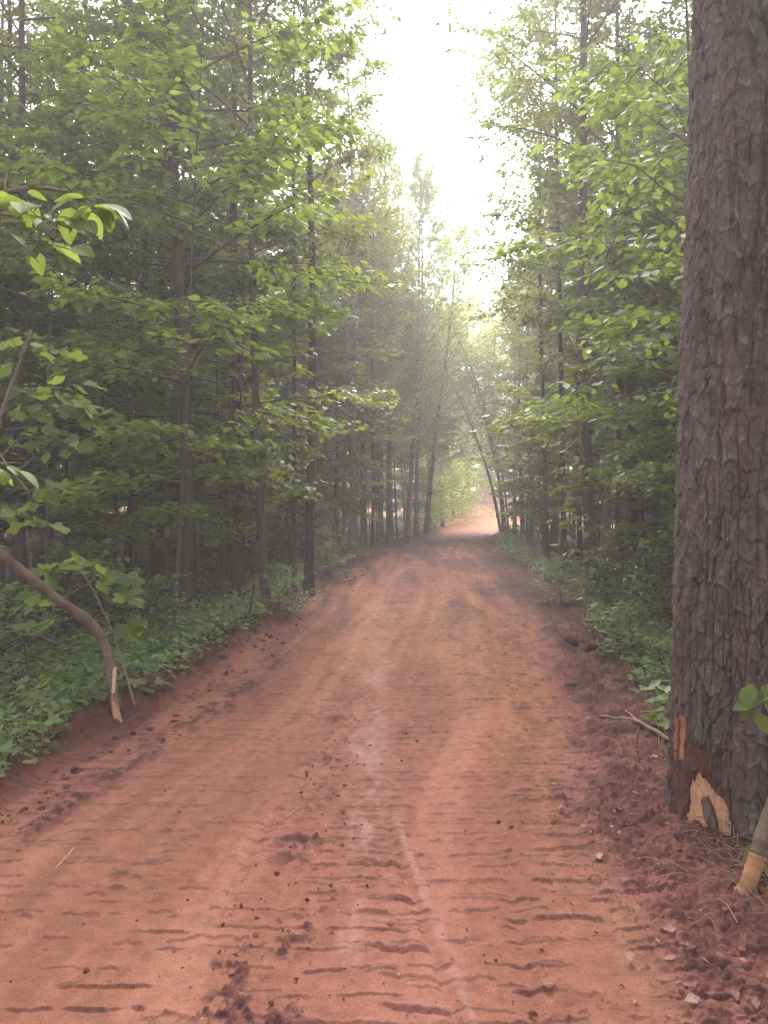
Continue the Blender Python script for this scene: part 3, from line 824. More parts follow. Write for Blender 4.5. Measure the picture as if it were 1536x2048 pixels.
tree_px(1352, 1120, 1356, 700, 16, 'dim trunk half hidden behind the left edge of the big pine', TALL[1], .95, group=GR)
tree_px(1235, 1110, 1228, 600, 13, 'dark trunk right after the tallest right trunk, deeper in the wood', TALL[5], .9, group=GR)
tree_px(1290, 1095, 1300, 600, 11, 'slim trunk between the tallest right trunk and the big pine', TALL[4], .9, group=GR)
tree_px(99, 1330, 112, 850, 9, 'slender pale brown stem right of the trunk at the left picture edge', MAPLE[1], 1.0, name='young_tree')
tree_px(345, 1305, 362, 900, 9, 'slim stem curving up in front of the ivy clad trunk', MAPLE[0], 1.05, name='young_tree')

for k in range(16):
    px = rng.uniform(722, 866); d_ = np.interp(px, [722, 786, 817, 856], [21.5, 27.5, 30, 37]) + rng.uniform(.6, 5)
    c = px_at(px, 1080, d_); B = on_ground(c[0], c[1])
    if B[0] > roadL(B[1]) - .5: B = on_ground(roadL(B[1]) - .5 - rng.random(), B[1])
    taken.append((B[0], B[1], .6))
    plant(TALL[rng.integers(6)], 'slim_tree', B, (B[0] + rng.normal(0, .4), B[1], 13), rng.uniform(.68, .85), rng.uniform(.035, .075), 'thin straight trunk crowding the left row toward the road crest', 'tree', 'thin trunks of the left row toward the crest', trunk_mat=M['palebark'] if k % 5 == 0 else None)

# ivy on the stout left trunk
def ivy(t):
    mb = MB(); n = 900
    z = 6.2 + 3.6 * rng.random(n); a = rng.random(n) * 6.28
    r = .13 + .12 * rng.random(n) * (1 + .5 * np.sin(z * 3))
    P = np.stack([r * np.cos(a), r * np.sin(a), z], -1)
    add_leaves(mb, P, np.stack([np.cos(a), np.sin(a), rng.normal(-.7, .3, n)], -1), np.stack([np.cos(a), np.sin(a), rng.normal(.8, .3, n)], -1), rng.uniform(.07, .12, n), LEAF_MAPLE)
    mb.build('ivy', M['canopy'], t)
ivy(t4)

# leaning multi-stem cluster at the bend
def leaning_cluster():
    B = ground_hit(1008, 1066)
    d = B[1]
    stems = [
        ([(1003, 1066), (988, 985), (962, 900), (925, 805), (882, 725), (836, 665), (790, 625)], 9, 'long stem arching left over the road'),
        ([(1008, 1066), (1001, 980), (990, 910), (970, 820), (945, 740), (912, 665), (865, 600)], 10, None),
        ([(1013, 1066), (1000, 960), (978, 880), (966, 800), (975, 770), (988, 725), (990, 660)], 9, None),
        ([(1018, 1066), (1012, 1000), (1004, 940), (970, 840), (930, 720), (905, 690)], 6, None)]
    root = thing('leaning_tree', B, 'cluster of dark stems fanning from one foot and leaning over the road bend', 'tree')
    pos, dr_, nn, sz = [], [], [], []
    for pts, wpx, lb in stems:
        w_ = np.array([px_at(a, b, d - .25 * k) for k, (a, b) in enumerate(pts)]) - B
        w_[0, 2] = -.2
        tt = np.linspace(0, len(w_) - 1, 24)
        w2 = np.stack([np.interp(tt, np.arange(len(w_)), w_[:, c]) for c in range(3)], -1)
        for _ in range(3): w2[1:-1] = (w2[:-2] + 2 * w2[1:-1] + w2[2:]) / 4
        m_ = MB(); m_.tube(w2, np.linspace(wpx / 2 / FPX * d * .75, .025, 24), 9, wob=.1)
        o = m_.build('stem', M['bark'], root)
        if lb: o['label'] = lb
        for k in range(420):
            t = rng.uniform(.3, 1.0); i = int(t * 22); c = w2[i] + rng.normal(0, 1, 3) * np.array([1.2, 1.0, .7])
            nl = 14
            pos.append(c + rng.normal(0, .22, (nl, 3)) * np.array([1, 1, .35])); a = rng.random(nl) * 6.28
            dr_.append(np.stack([np.cos(a), np.sin(a), rng.normal(-.3, .2, nl)], -1)); nn.append(np.stack([rng.normal(0, .4, nl), rng.normal(0, .4, nl), np.ones(nl)], -1)); sz.append(rng.uniform(.09, .15, nl))
    m_ = MB(); add_leaves(m_, np.vstack(pos), np.vstack(dr_), np.vstack(nn), np.concatenate(sz), LEAF_FAR)
    m_.build('crown', M['under'], root)
    taken.append((B[0], B[1], 1.2))
leaning_cluster()

# ------------------------------------------------------------------ background wood
def in_view(x, y, m=3.0):
    return y > 1 and abs(x) < y * 768 / FPX + m
def fill(n, xf, y0, y1, sep, ypow=1.0):
    pts = []
    for _ in range(n * 40):
        if len(pts) >= n: break
        y = y0 + (y1 - y0) * rng.random() ** ypow
        x = xf(y)
        if not in_view(x, y): continue
        if any((x - a) ** 2 + (y - b) ** 2 < max(sep, c * .8) ** 2 for a, b, c in taken): continue
        taken.append((x, y, sep)); pts.append((x, y))
    return pts

for x, y in fill(80, lambda y: roadL(y) - .9 - rng.random() * (y * .55 + 2), 11, 52, 1.0):
    plant(TALL[rng.integers(6)], 'forest_tree', on_ground(x, y), None if rng.random() < .3 else (x + rng.normal(0, .5), y + rng.normal(0, .4), 14), rng.uniform(.72, 1.0), rng.uniform(.05, .11),
          'slim tall tree among the crowded trunks of the left wood', 'tree', 'crowded trunks of the left wood', trunk_mat=M['palebark'] if rng.random() < .08 else None)
for x, y in fill(52, lambda y: roadR(y) + 1.0 + rng.random() * (y * .40 + 2), 10.5, 40, 1.0):
    plant(TALL[rng.integers(6)], 'forest_tree', on_ground(x, y), None if rng.random() < .3 else (x + rng.normal(0, .5), y + rng.normal(0, .4), 14), rng.uniform(.72, .98), rng.uniform(.05, .11),
          'slim tall tree among the crowded trunks of the right wood', 'tree', 'crowded trunks of the right wood', trunk_mat=M['palebark'] if rng.random() < .08 else None)
for x, y in fill(75, lambda y: roadL(y) - .8 - rng.random() * (y * .5 + 1), 9.5, 46, .8, 1.2):
    plant(MAPLE[rng.integers(5)], 'young_maple', on_ground(x, y), None, rng.uniform(.7, 1.25), rng.uniform(.018, .04),
          'young broadleaf with tiered leaf sprays under the left wood', 'young tree', 'understorey trees of the left wood')
for x, y in fill(58, lambda y: roadR(y) + .7 + rng.random() * (y * .38 + 1), 6.8, 37, .8, 1.2):
    plant(MAPLE[rng.integers(5)], 'young_maple', on_ground(x, y), None, rng.uniform(.6, 1.1), rng.uniform(.018, .04),
          'young broadleaf with tiered leaf sprays under the right wood', 'young tree', 'understorey trees of the right wood')
for x, y, k in ((-5.5, -2.5, 1), (-3.6, -5.5, 2), (4.6, .8, 3), (4.0, -3.5, 4), (5.8, -6.0, 5), (.3, -9.5, 1)):  # unseen trees added behind and beside the camera to shade the foreground
    plant(TALL[k], 'forest_tree', on_ground(x, y), None, .95, .1, 'unseen tall tree added around the viewpoint to shade the foreground', 'tree', 'unseen trees shading the viewpoint')
# trees beyond the clearing, sunlight painted into their leaf colour
for k in range(34):
    x = -44 + k * 3.2 + rng.normal(0, .7); y = rng.uniform(84, 96)
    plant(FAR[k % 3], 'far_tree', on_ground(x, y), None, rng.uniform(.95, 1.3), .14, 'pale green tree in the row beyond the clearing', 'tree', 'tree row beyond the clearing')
for px, d, sc, p, lb in ((884, 45, .40, FAR[0], 'bright pale green bush left of the road where it bends'), (925, 54, .42, FAR[1], 'second pale bush farther along the road bend'),
                      (905, 66, 1.3, FULL[2], 'yellow green tree closing the view down the road'), (858, 47, .9, FULL[3], 'yellow green tree behind the last tree of the left row'),
                      (810, 50, 1.0, FULL[2], 'yellow green tree seen between the trunks of the left row'), (935, 78, 1.6, FULL[3], 'tall yellow green tree standing beyond the earth heap'),
                      (886, 72, 1.6, FAR[2], 'broad yellow green tree farther back beside the road bend'), (985, 80, 1.65, FAR[1], 'dark green tree behind the leaning stems at the bend'),
                      (1045, 64, 1.1, FULL[3], 'light green tree glimpsed right of the twin trunks at the bend'), (1090, 68, 1.1, FULL[2], 'light green tree glimpsed right of the twin trunks, the outer one')):
    c = px_at(px, 1040, d)
    plant(p, 'roadside_tree' if sc > .5 else 'roadside_bush', on_ground(c[0], c[1]), None, sc, .08, lb, 'tree' if sc > .5 else 'bush')

for k in range(30):
    x = -36 + k * 2.9 + rng.normal(0, .6); y = rng.uniform(68, 78)
    if 6 < x < 13.5: continue
    plant(FAR[k % 3], 'far_tree', on_ground(x, y), None, rng.uniform(.7, 1.05), .12, 'pale green tree in the row beyond the clearing', 'tree', 'tree row beyond the clearing')
for x, y in fill(46, lambda y: roadL(y) - 1 - rng.random() * (y * .5), 17, 48, .9):
    plant(SHRUB[rng.integers(3)], 'wood_shrub', on_ground(x, y), None, rng.uniform(1.0, 2.1), None, 'dim leafy shrub between the trunks of the left wood', 'shrub', 'shrubs between the trunks of the left wood')
for x, y in fill(40, lambda y: roadR(y) + .8 + rng.random() * (y * .38), 9, 46, .8):
    plant(SHRUB[rng.integers(3)], 'wood_shrub', on_ground(x, y), None, rng.uniform(.8, 1.9), None, 'leafy shrub between the trunks of the right wood', 'shrub', 'shrubs between the trunks of the right wood')

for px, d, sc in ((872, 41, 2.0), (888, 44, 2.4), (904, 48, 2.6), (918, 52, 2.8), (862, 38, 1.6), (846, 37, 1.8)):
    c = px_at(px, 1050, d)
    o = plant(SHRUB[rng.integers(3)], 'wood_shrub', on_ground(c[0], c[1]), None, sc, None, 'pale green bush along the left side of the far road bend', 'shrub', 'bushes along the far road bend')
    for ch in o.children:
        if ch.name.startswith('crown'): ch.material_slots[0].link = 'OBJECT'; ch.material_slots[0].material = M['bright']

# dirt pile at the end of the road
def dirt_pile():
    c = px_at(968, 1030, 70); B = on_ground(c[0], c[1])
    u = np.linspace(-1, 1, 60); A, Bq = np.meshgrid(u, u)
    R_ = np.sqrt(A * A + Bq * Bq)
    Zp = 1.6 * np.clip(1 - R_, 0, 1) ** .8 * (.7 + .6 * fbm(A * 2.5 + 5, Bq * 2.5 + 5, 300, 4)) - .1
    m_ = MB(); m_.grid(np.stack([A * 3.2, Bq * 2.6, Zp], -1), np.array([.36, .19, .14]) * (.6 + .8 * fbm(A * 9, Bq * 9, 301, 3)[..., None]))
    o = m_.build('dirt_pile', M['clod']); o.location = B
    tag(o, 'low heap of dug red earth and roots at the end of the road', 'dirt pile')
dirt_pile()

# ------------------------------------------------------------------ ground plants
def herbs():
    mb = MB()
    pos, dr_, nn, sz, cl_ = [], [], [], [], []
    mb2 = MB(); pos2, dr2, nn2, sz2, cl2 = [], [], [], [], []
    def patch(n, xf, yf, near):
        for _ in range(n):
            y = yf(); x = xf(y)
            if not in_view(x, y, 1.0): continue
            if fbm(np.array(x * .9), np.array(y * .9), 310, 2) < .36: continue
            if -2.12 < x < -1.7 and 4.7 < y < 5.7: continue          # bare ground round the snapped sapling
            h = rng.uniform(.06, .34); k = rng.integers(4, 9)
            base = on_ground(x, y); s = rng.uniform(.6, 1.2); tint = np.array([rng.uniform(.75, 1.15), 1, rng.uniform(.8, 1.3)]) * rng.uniform(.75, 1.25)
            for _k in range(k):
                a = rng.random() * 6.28; r = rng.uniform(.01, .12) * s
                P = base + np.array([math.cos(a) * r, math.sin(a) * r, h * rng.uniform(.5, 1.1)])
                D = (math.cos(a), math.sin(a), rng.normal(-.2, .25)); Nn = (rng.normal(0, .3), rng.normal(0, .3) - .15, 1)
                t = (pos, dr_, nn, sz, cl_) if near else (pos2, dr2, nn2, sz2, cl2)
                t[0].append(P); t[1].append(D); t[2].append(Nn); t[3].append(rng.uniform(.055, .125) * s); t[4].append(tint)
    patch(1900, lambda y: roadL(y) + .06 - 2.6 * rng.random() ** 1.5, lambda: 3.3 + 6.5 * rng.random(), True)
    patch(2600, lambda y: roadL(y) - .2 - 6 * rng.random() ** 1.5, lambda: 8 + 16 * rng.random(), False)
    patch(900, lambda y: roadR(y) + .0 + 2.6 * rng.random() ** 1.4, lambda: 4.6 + 5 * rng.random(), True)
    patch(1500, lambda y: roadR(y) + .2 + 5 * rng.random() ** 1.4, lambda: 8 + 16 * rng.random(), False)
    patch(700, lambda y: roadR(y) + .05 + 1.2 * rng.random(), lambda: 17 + 16 * rng.random(), False)
    patch(500, lambda y: roadL(y) - .05 - 1.2 * rng.random(), lambda: 17 + 18 * rng.random(), False)
    pos, dr_, nn, sz, cl_ = (np.array(a) for a in (pos, dr_, nn, sz, cl_))
    kind = vnoise(pos[:, 0] * 2.3, pos[:, 1] * 2.3, 320)
    for lo, hi, tp, f_ in ((-1, .42, LEAF_OVATE, 1.0), (.42, .55, LEAF_MAPLE, .85), (.55, 2, LEAF_OVATE, .66)):
        m_ = (kind >= lo) & (kind < hi)
        add_leaves(mb, pos[m_] + np.array([0, 0, .05 * (f_ - .8)]), dr_[m_], nn[m_] + rng.normal(0, .25, (m_.sum(), 3)), sz[m_] * f_, tp, cl_[m_] * (1.25 if hi > 1 else 1.0))
    gn = 2600; gy_ = 3.4 + 10 * rng.random(gn) ** 1.5; left = rng.random(gn) < .55
    gx_ = np.where(left, roadL(gy_) + .05 - .9 * rng.random(gn), roadR(gy_) - .02 + .9 * rng.random(gn))
    ok = np.hypot(gx_ - PC[0], gy_ - PC[1]) > .75; gx_, gy_ = gx_[ok], gy_[ok]; gn = len(gx_)
    ga = rng.random(gn) * 6.28
    blade = (np.array([(0, .03, 0), (0, -.03, 0), (.5, .02, .1), (.5, -.02, .1), (1, 0, -.1)], float), np.array([(0, 1, 2), (1, 3, 2), (2, 3, 4)]))
    add_leaves(mb, np.stack([gx_, gy_, terrain(gx_, gy_)], -1), np.stack([np.cos(ga) * .5, np.sin(ga) * .5, np.ones(gn)], -1), np.stack([np.cos(ga), np.sin(ga), -np.ones(gn) * .3], -1), rng.uniform(.08, .24, gn), blade, np.array([1.1, 1.1, .8]) * rng.uniform(.7, 1.2, (gn, 1)))
    add_leaves(mb, pos2, dr2, nn2, np.array(sz2), LEAF_FAR, np.array(cl2))
    tag(mb.build('ground_cover', M['herb']), 'low green leafy plants carpeting the verges and forest floor', 'ground cover', kind='stuff')
herbs()

shr = [(1318, 1262, .75, 'bushy pale leaved shrub tucked against the left of the pine trunk'), (1262, 1330, .42, 'low bright green weed in front of the pale leaved shrub'),
       (1120, 1215, .5, 'small leafy shrub on the right verge before the fallen sticks'), (1215, 1225, .6, 'dark leafy shrub at the foot of the tallest right trunk'),
       (1320, 1385, .33, 'low weed at the right edge of the churned shoulder'),
       (655, 1160, .7, 'leafy shrub at the left road edge past the splintered foot trunk'), (560, 1235, .5, 'low shrub at the left road edge before the splintered foot trunk'),
       (300, 1330, .6, 'leafy shrub between the snapped sapling and the road edge'), (60, 1420, .7, 'broad leaved shrub on the near left bank')]
for px, py, sc, lb in shr:
    plant(SHRUB[rng.integers(3)], 'shrub', ground_hit(px, py), None, sc, None, lb, 'shrub', 'leafy shrubs on the verges')

# ------------------------------------------------------------------ snapped sapling on the left and its neighbours
def smooth_px(pts, n=30):
    """pts: (px, py, depth) -> smooth world polyline."""
    w_ = np.array([px_at(*p) for p in pts])
    tt = np.linspace(0, len(w_) - 1, n)
    w2 = np.stack([np.interp(tt, np.arange(len(w_)), w_[:, c]) for c in range(3)], -1)
    for _ in range(2): w2[1:-1] = (w2[:-2] + 2 * w2[1:-1] + w2[2:]) / 4
    return w2

def spray(centre, spread, n, size, tint, rr=None):
    c = np.asarray(centre); P = c + rng.normal(0, 1, (n, 3)) * np.asarray(spread)
    a = rng.random(n) * 6.28
    D = np.stack([np.cos(a), np.sin(a) * .7, rng.normal(-.6, .3, n)], -1)
    Nn = np.stack([rng.normal(0, .45, n), rng.normal(-.35, .45, n), np.ones(n)], -1)
    return P, D, Nn, size * rng.uniform(.65, 1.2, n), np.asarray(tint) * rng.uniform(.8, 1.2, (n, 1))

def snapped_sapling():
    B = ground_hit(232, 1446); d = B[1]
    root = thing('snapped_sapling', B, 'snapped sapling bent over leftward with pale torn wood at its foot', 'sapling')
    w_ = smooth_px([(233, 1452, d), (229, 1400, d), (221, 1340, d), (214, 1300, d), (200, 1268, d), (176, 1240, d - .05), (120, 1203, d - .2), (60, 1155, d - .35), (0, 1108, d - .5), (-90, 1055, d - .7), (-190, 1010, d - .9)], 60) - B
    r = np.linspace(.030, .032, 60) * (1 + .10 * np.sin(np.arange(60) * 1.3) * rng.random(60)) * (1 + .25 * np.exp(-((np.arange(60) - 30) / 3.0) ** 2))
    m_ = MB(); m_.tube(w_, r, 14, wob=.14, col=np.array([.62, .52, .46]) * rng.uniform(.75, 1.2, (60, 1)))
    for k, v in ((34, (.05, -.05, .16)), (41, (-.03, .04, .22)), (48, (-.12, -.05, -.14)), (22, (.07, -.03, .05)), (54, (.02, -.03, .25))):
        v = np.array(v); m_.tube([w_[k], w_[k] + v * .5 + rng.normal(0, .008, 3), w_[k] + v], [.009, .005, .002], 6, (.6, .5, .42), cap=False)
    m_.build('trunk', M['deadwood'], root)
    m_ = MB()
    for k in range(7):
        x_ = 226 + 2.2 * k; top = (1392, 1384, 1400, 1388, 1410, 1396, 1422)[k]
        q = smooth_px([(x_ + 3, 1450, d - .035), (x_ + 1, 1428, d - .047), (x_ - 2, (top + 1428) / 2, d - .047), (x_ - 3, top, d - .042)], 12) - B
        m_.tube(q + rng.normal(0, .0015, q.shape), np.linspace(.0075, .0015, 12), 6, np.array([1.1, 1.0, .9]) * rng.uniform(.75, 1.15), .5)
    m_.build('torn_wood', M['rawwood'], root)
    m_ = MB(); q = smooth_px([(226, 1386, d - .05), (228, 1360, d - .06), (229, 1334, d - .06)], 8) - B
    q2 = np.stack([q + np.array([s_, 0, 0]) for s_ in (-.012, .0, .012)], 1); q2[-1, 0, 2] -= .03; q2[:, 1, 1] -= .008
    m_.grid(q2, np.full((8, 3, 3), 1.15)); back = q2[:, ::-1].copy(); back[..., 1] += .006; m_.grid(back, np.full((8, 3, 3), 1.0))
    m_.build('splinter', M['rawwood'], root)
snapped_sapling()

def leafy_stem(name, stems, clusters, label, size=.15, mat='tulip', tpl=LEAF_TULIP, tint=1.0, cat='sapling', bark='deadwood', stem_tint=(.8, .8, .75)):
    """stems: list of (pixel polyline, r0, r1); clusters: (px, py, depth, n, spread_m)."""
    P0 = px_at(*stems[0][0][0]); B = on_ground(P0[0], P0[1])
    root = thing(name, B, label, cat)
    m_ = MB(); sp = []
    for pts, r0, r1 in stems:
        w_ = smooth_px(pts, 26) - B
        sp.append(w_)
        m_.tube(w_, np.linspace(r0, r1, 26), 8, np.array(stem_tint), .12)
    sp = np.vstack(sp)
    acc = [[], [], [], [], []]; tint_t = np.array(stem_tint) * np.array([.8, .85, .6])
    for px, py, d, n, sp_ in clusters:
        c = px_at(px, py, d) - B
        near = sp[np.argmin(((sp - c - np.array([0, 0, -.1])) ** 2).sum(1))]
        v = c - near
        if np.linalg.norm(v) < .08: v = rng.normal(size=3) * .1
        dn = v / np.linalg.norm(v); L = 2.6 * sp_
        mid = (near + c) / 2 + rng.normal(0, .03, 3)
        m_.tube([near, mid, c, c + dn * L * .5], [.0045, .0035, .0025, .0012], 5, tint_t, cap=False)
        az = math.atan2(dn[1], dn[0])
        subs = [(c - dn * L * .4, az, L * .9)] + [(c + dn * L * rng.uniform(-.35, .15), az + sg * rng.uniform(.6, 1.1), L * .6) for sg in (-1, 1)]
        for k, (q0, a_, l_) in enumerate(subs):
            sdv = np.array([math.cos(a_), math.sin(a_), dn[2] * .5 - .12])
            m_.tube([q0, q0 + sdv * l_ * .5, q0 + sdv * l_ + np.array([0, 0, -.06 * l_])], [.0022, .0018, .001], 4, tint_t, cap=False)
            nl = max(2, int(round(n * (.44 if k == 0 else .28))))
            t = (np.arange(nl) + rng.random(nl) * .6) / nl
            sg = np.where(np.arange(nl) % 2 == 0, 1, -1)
            la = a_ + sg * rng.uniform(.35, 1.25, nl)
            D = np.stack([np.cos(la), np.sin(la), rng.normal(-.45, .3, nl)], -1)
            P = q0 + np.outer(t, sdv) * l_ + D * .03
            acc[0].append(P); acc[1].append(D)
            acc[2].append(np.stack([rng.normal(0, .4, nl), rng.normal(-.3, .4, nl), np.ones(nl)], -1))
            acc[3].append(size * rng.uniform(.6, 1.2, nl)); acc[4].append(tint * np.ones((nl, 3)) * rng.uniform(.8, 1.2, (nl, 1)))
    m_.build('stem', M[bark], root)
    m_ = MB(); add_leaves(m_, *[np.concatenate(a) for a in acc[:4]], tpl, np.concatenate(acc[4])); m_.build('leaves', M[mat], root)
    return root

d1 = 5.55
leafy_stem('tulip_sapling', [([(272, 1420, d1), (262, 1385, d1), (245, 1325, d1), (225, 1262, d1), (192, 1190, d1), (155, 1128, d1)], .010, .005),
                             ([(228, 1270, d1), (210, 1245, d1 - .1), (160, 1230, d1 - .2)], .005, .003)],
           [(160, 1110, d1, 7, .09), (180, 1130, d1, 5, .08), (225, 1150, d1, 6, .08), (115, 1140, d1, 3, .07), (240, 1190, d1, 3, .07), (245, 1245, d1, 4, .07), (105, 1240, d1 - .2, 5, .08), (200, 1165, d1, 4, .08), (75, 1195, d1, 3, .06)],
           'thin upright sapling with bright lobed leaves right beside the snapped one', .15, tint=1.45)
d2 = 4.9
leafy_stem('tulip_sapling', [([(-60, 1400, d2), (-40, 1150, d2), (-15, 900, d2), (8, 810, d2), (36, 735, d2), (62, 660, d2)], .022, .009), ([(10, 805, d2), (50, 780, d2), (118, 775, d2)], .008, .004), ([(-10, 890, d2), (20, 940, d2 - .1), (60, 985, d2 - .2)], .007, .003)],
           [(35, 800, d2, 12, .13), (95, 790, d2, 10, .12), (130, 830, d2, 9, .12), (60, 850, d2, 10, .12), (150, 800, d2, 7, .1), (20, 880, d2, 7, .1), (105, 880, d2, 8, .11), (30, 690, d2, 8, .12), (95, 690, d2, 6, .13), (140, 760, d2, 6, .1),
            (50, 1000, d2 - .2, 7, .1), (15, 1010, d2, 5, .08), (90, 960, d2 - .1, 4, .09), (80, 1040, d2, 4, .07)],
           'leafy sapling at the left picture edge with a dark forking stem', .11, tint=1.1)
d3 = 2.35
leafy_stem('overhanging_sapling', [([(-520, 1900, d3), (-480, 1100, d3), (-330, 620, d3), (-120, 420, d3), (60, 372, d3), (150, 385, d3)], .02, .004), ([(-120, 420, d3), (20, 430, d3 + .1), (90, 450, d3 + .1)], .006, .003)],
           [(10, 368, d3, 4, .05), (60, 410, d3, 6, .06), (105, 430, d3, 6, .06), (160, 395, d3, 4, .04), (195, 395, d3, 3, .03), (60, 470, d3 + .1, 7, .06), (110, 480, d3 + .1, 5, .05), (10, 450, d3, 5, .06), (5, 925, d3 + .3, 3, .05)],
           'near twig with large broad leaves hanging in from the left', .10, 'tulip', LEAF_BIG)

# broad leaved sprays reaching in between the tallest right trunk and the pine
d4 = 5.2
cl4 = [(1330, 330, d4), (1270, 400, d4), (1240, 300, d4), (1200, 470, d4), (1300, 520, d4), (1350, 460, d4), (1345, 600, d4), (1260, 590, d4), (1215, 530, d4), (1320, 680, d4), (1270, 700, d4), (1340, 760, d4), (1230, 690, d4), (1180, 770, d4), (1140, 790, d4),
       (1310, 200, d4), (1350, 120, d4), (1270, 170, d4), (1355, 250, d4), (1200, 360, d4), (1330, 60, d4), (1250, 90, d4)]
leafy_stem('beech_sapling', [([(1420, 1420, d4), (1412, 1000, d4), (1400, 620, d4), (1385, 300, d4), (1370, -60, d4)], .025, .008), ([(1400, 640, d4), (1340, 620, d4), (1280, 560, d4), (1210, 520, d4)], .007, .003), ([(1402, 780, d4), (1330, 740, d4), (1240, 720, d4), (1150, 780, d4)], .007, .003),
                            ([(1390, 420, d4), (1330, 380, d4), (1270, 330, d4), (1210, 320, d4)], .007, .003), ([(1380, 250, d4), (1330, 180, d4), (1270, 130, d4)], .006, .003)],
           [(a + rng.uniform(-30, 15), b + rng.uniform(-35, 35), c + rng.uniform(-.3, .6), 17, .17) for a, b, c in cl4 * 2], 'understorey tree behind the pine holding out flat sprays of large bright leaves', .088, 'tulip', LEAF_OVATE, .95, cat='young tree', bark='twig')
d5 = 8.0
leafy_stem('dogwood_sapling', [([(1170, 1235, d5), (1175, 1100, d5), (1165, 900, d5), (1150, 780, d5)], .014, .006)],
           [(1150, 900, d5, 14, .2), (1190, 850, d5, 14, .22), (1120, 790, d5, 12, .2), (1165, 1020, d5, 14, .22), (1210, 1040, d5, 12, .2), (1130, 960, d5, 10, .18), (1250, 900, d5, 12, .22), (1190, 940, d5, 12, .2), (1240, 980, d5, 10, .2), (1290, 960, d5, 10, .2), (1150, 1090, d5, 10, .2)],
           'slim sapling before the tallest right trunk with pale shining leaves', .11, 'tulip', LEAF_OVATE, 1.2, cat='sapling', bark='twig')
d6 = 9.0
leafy_stem('dogwood_sapling', [([(500, 1225, d6), (520, 1080, d6), (530, 960, d6), (545, 920, d6)], .014, .006), ([(525, 1000, d6), (570, 950, d6), (610, 960, d6)], .006, .003)],
           [(480, 945, d6, 14, .2), (530, 935, d6, 14, .2), (570, 945, d6, 14, .18), (600, 968, d6, 10, .14), (540, 980, d6, 10, .2), (450, 955, d6, 10, .18)],
           'small sapling with a flat fan of bright yellow green leaves before the leaning dark trunk', .12, 'tulip', LEAF_MAPLE, 1.35, cat='sapling', bark='twig')

# pine edge: peeled leaning stem and a leaf tuft at the right picture edge
def peeled_stem():
    d = 3.05
    B = ground_hit(1478, 1795); d = B[1]
    root = thing('peeled_sapling', B, 'leaning sapling stump with peeled tan bark at the lower right corner', 'sapling')
    w_ = smooth_px([(1472, 1800, d), (1495, 1770, d), (1512, 1725, d + .02), (1524, 1672, d + .04), (1545, 1610, d + .08), (1590, 1500, d + .1), (1640, 1380, d + .1)], 40) - B
    k = 15
    m_ = MB(); m_.tube(w_[k:], np.linspace(.032, .020, 40 - k), 12, (.55, .45, .38) * rng.uniform(.75, 1.2, (40 - k, 1)), .14); m_.build('trunk', M['deadwood'], root)
    m_ = MB(); m_.tube(w_[:k + 1], np.linspace(.024, .034, k + 1), 12, (.50, .40, .33) * rng.uniform(.75, 1.15, (k + 1, 1)), .2); m_.build('peeled_wood', M['rawwood'], root)
    acc = [spray(px_at(a, b, dd) - B, (.03, .03, .03), n, .11, (1, 1, .9)) for a, b, dd, n in ((1510, 1385, d, 4), (1535, 1400, d, 4), (1545, 1360, d, 3), (1540, 1720, d, 3))]
    m_ = MB(); add_leaves(m_, *[np.concatenate([s[k] for s in acc]) for k in range(4)], LEAF_OVATE, np.concatenate([s[4] for s in acc])); m_.build('leaves', M['tulip'], root)
peeled_stem()

# ------------------------------------------------------------------ fallen sticks
def stick(pts, r0, r1, label, tint=(1, 1, 1), forks=(), name='fallen_branch'):
    P = []
    for p in pts:
        if len(p) == 2: P.append(ground_hit(*p) + np.array([0, 0, r0 * .9 + .012]))
        else:
            q = ground_hit(p[0], p[1]); P.append(q + np.array([0, 0, p[2]]))
    P = np.array(P); B = P[0].copy()
    def tub(m_, pl, a, b):
        pl = np.asarray(pl); tt = np.linspace(0, len(pl) - 1, 18)
        w2 = np.stack([np.interp(tt, np.arange(len(pl)), pl[:, c]) for c in range(3)], -1) + rng.normal(0, a * .35, (18, 3))
        m_.tube(w2 - B, np.linspace(a, b, 18), 8, np.array(tint), .2)
    m_ = MB(); tub(m_, P, r0, r1)
    for fp in forks:
        tub(m_, [ground_hit(*q[:2]) + np.array([0, 0, q[2] if len(q) > 2 else .03]) for q in fp], r1 * 1.1, r1 * .5)
    o = m_.build(name, M['deadwood']); o.location = B
    tag(o, label, 'branch', 'fallen branches beside the road')
stick([(1352, 1502, .06), (1300, 1478, .07), (1265, 1462, .08), (1200, 1446, .05)], .014, .006, 'forked grey dead branch poking out from behind the pine', (1.1, .9, .85), [[(1280, 1468, .08), (1250, 1440, .07), (1225, 1424, .04)]])
stick([(1330, 1575, .03), (1290, 1555, .04), (1250, 1535, .03)], .022, .014, 'short dark root end lying below the forked dead branch', (.55, .38, .32))
stick([(1278, 1470, .06), (1262, 1530, .03), (1240, 1560, .02), (1252, 1598, .015)], .004, .003, 'thin bent twig below the forked dead branch', (.8, .6, .5))
stick([(1090, 1165, .03), (1130, 1140, .2), (1165, 1115, .4)], .03, .02, 'sloping fallen pole propped in the right weeds', (.9, .85, .75))
stick([(1085, 1128, .12), (1140, 1124, .16)], .022, .016, 'short pale level log in the right weeds', (1.2, 1.1, 1.0))
stick([(1085, 1160, .05), (1150, 1158, .06), (1230, 1168, .05)], .025, .015, 'long low grey branch along the right weeds', (.8, .75, .65))
stick([(1110, 1250, .02), (1160, 1246, .03)], .012, .008, 'straight twig on the churned right road edge', (.8, .5, .4))
stick([(1240, 1180, .5), (1300, 1165, .55), (1345, 1185, .2)], .022, .012, 'dark bowed branch in the brush before the pine', (.5, .45, .4))
stick([(120, 1338, .06), (175, 1318, .25), (235, 1330, .12)], .014, .008, 'dark crooked branch among the left ground leaves', (.5, .45, .38))
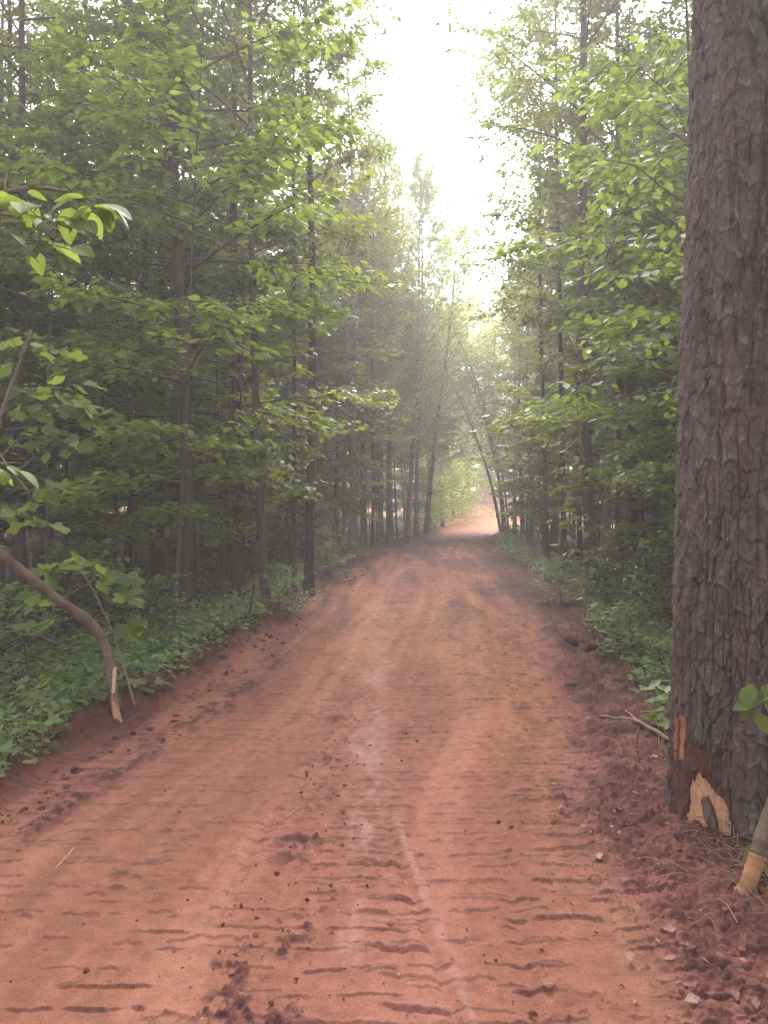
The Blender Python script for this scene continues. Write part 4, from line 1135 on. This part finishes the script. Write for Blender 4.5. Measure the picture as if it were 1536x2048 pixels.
stick([(2, 1290, .35), (25, 1340, .15), (45, 1368, .03)], .018, .012, 'dark slanting branch at the left picture edge', (.45, .4, .35))
stick([(560, 1010 + 640), (600, 1622)], .003, .002, 'tiny dry twig lying on the smooth left track', (1.3, 1.0, .8))
stick([(148, 1705), (108, 1750)], .006, .003, 'shredded pale twig on the left foreground clay', (1.7, 1.4, 1.2))

for k in range(16):
    y = rng.uniform(8.5, 24); left = k < 10
    x = roadL(y) - rng.uniform(.8, 4) if left else roadR(y) + rng.uniform(.8, 3.5)
    a = rng.random() * 3.14; l = rng.uniform(.8, 2.4); B = on_ground(x, y)
    t = np.linspace(-.5, .5, 9)[:, None]; pl = np.hstack([t * l * math.cos(a), t * l * math.sin(a), .12 + .25 * rng.random() * (t + .5)]) + rng.normal(0, .03, (9, 3))
    m_ = MB(); m_.tube(pl, np.linspace(.035, .012, 9) * rng.uniform(.5, 1.1), 8, np.array([.75, .7, .6]), .25)
    for j in (3, 5, 6):
        m_.tube([pl[j], pl[j] + np.append(rng.normal(0, .2, 2), .22)], [.012, .004], 5, np.array([.7, .65, .58]), cap=False)
    o = m_.build('fallen_branch', M['deadwood']); o.location = B
    side = 'left' if left else 'right'
    tag(o, 'dead grey branch lying among the plants under the %s wood' % side, 'branch', 'dead branches under the %s wood' % side)

# ------------------------------------------------------------------ haze volume added to imitate a veil of lens flare
def haze():
    mb = MB()
    x0, x1, y0, y1, z0, z1 = -165, 165, -35, 265, -2.5, 27.0
    v = [(x, y, z) for z in (z0, z1) for x, y in ((x0, y0), (x1, y0), (x1, y1), (x0, y1))]
    mb.add(v, None, [(3, 2, 1, 0), (4, 5, 6, 7), (0, 1, 5, 4), (1, 2, 6, 5), (2, 3, 7, 6), (3, 0, 4, 7)])
    m, n, out = new_mat('flare_veil_haze')
    pv = N(n, "ShaderNodeVolumePrincipled"); pv.inputs['Density'].default_value = .0062
    pv.inputs['Color'].default_value = (.95, .90, .945, 1); pv.inputs['Anisotropy'].default_value = .4
    n.links.new(pv.outputs[0], out.inputs['Volume'])
    o = mb.build('haze', m, smooth=False)
    tag(o, 'pale haze added through the whole wood to imitate lens flare', 'haze', kind='stuff')
haze()
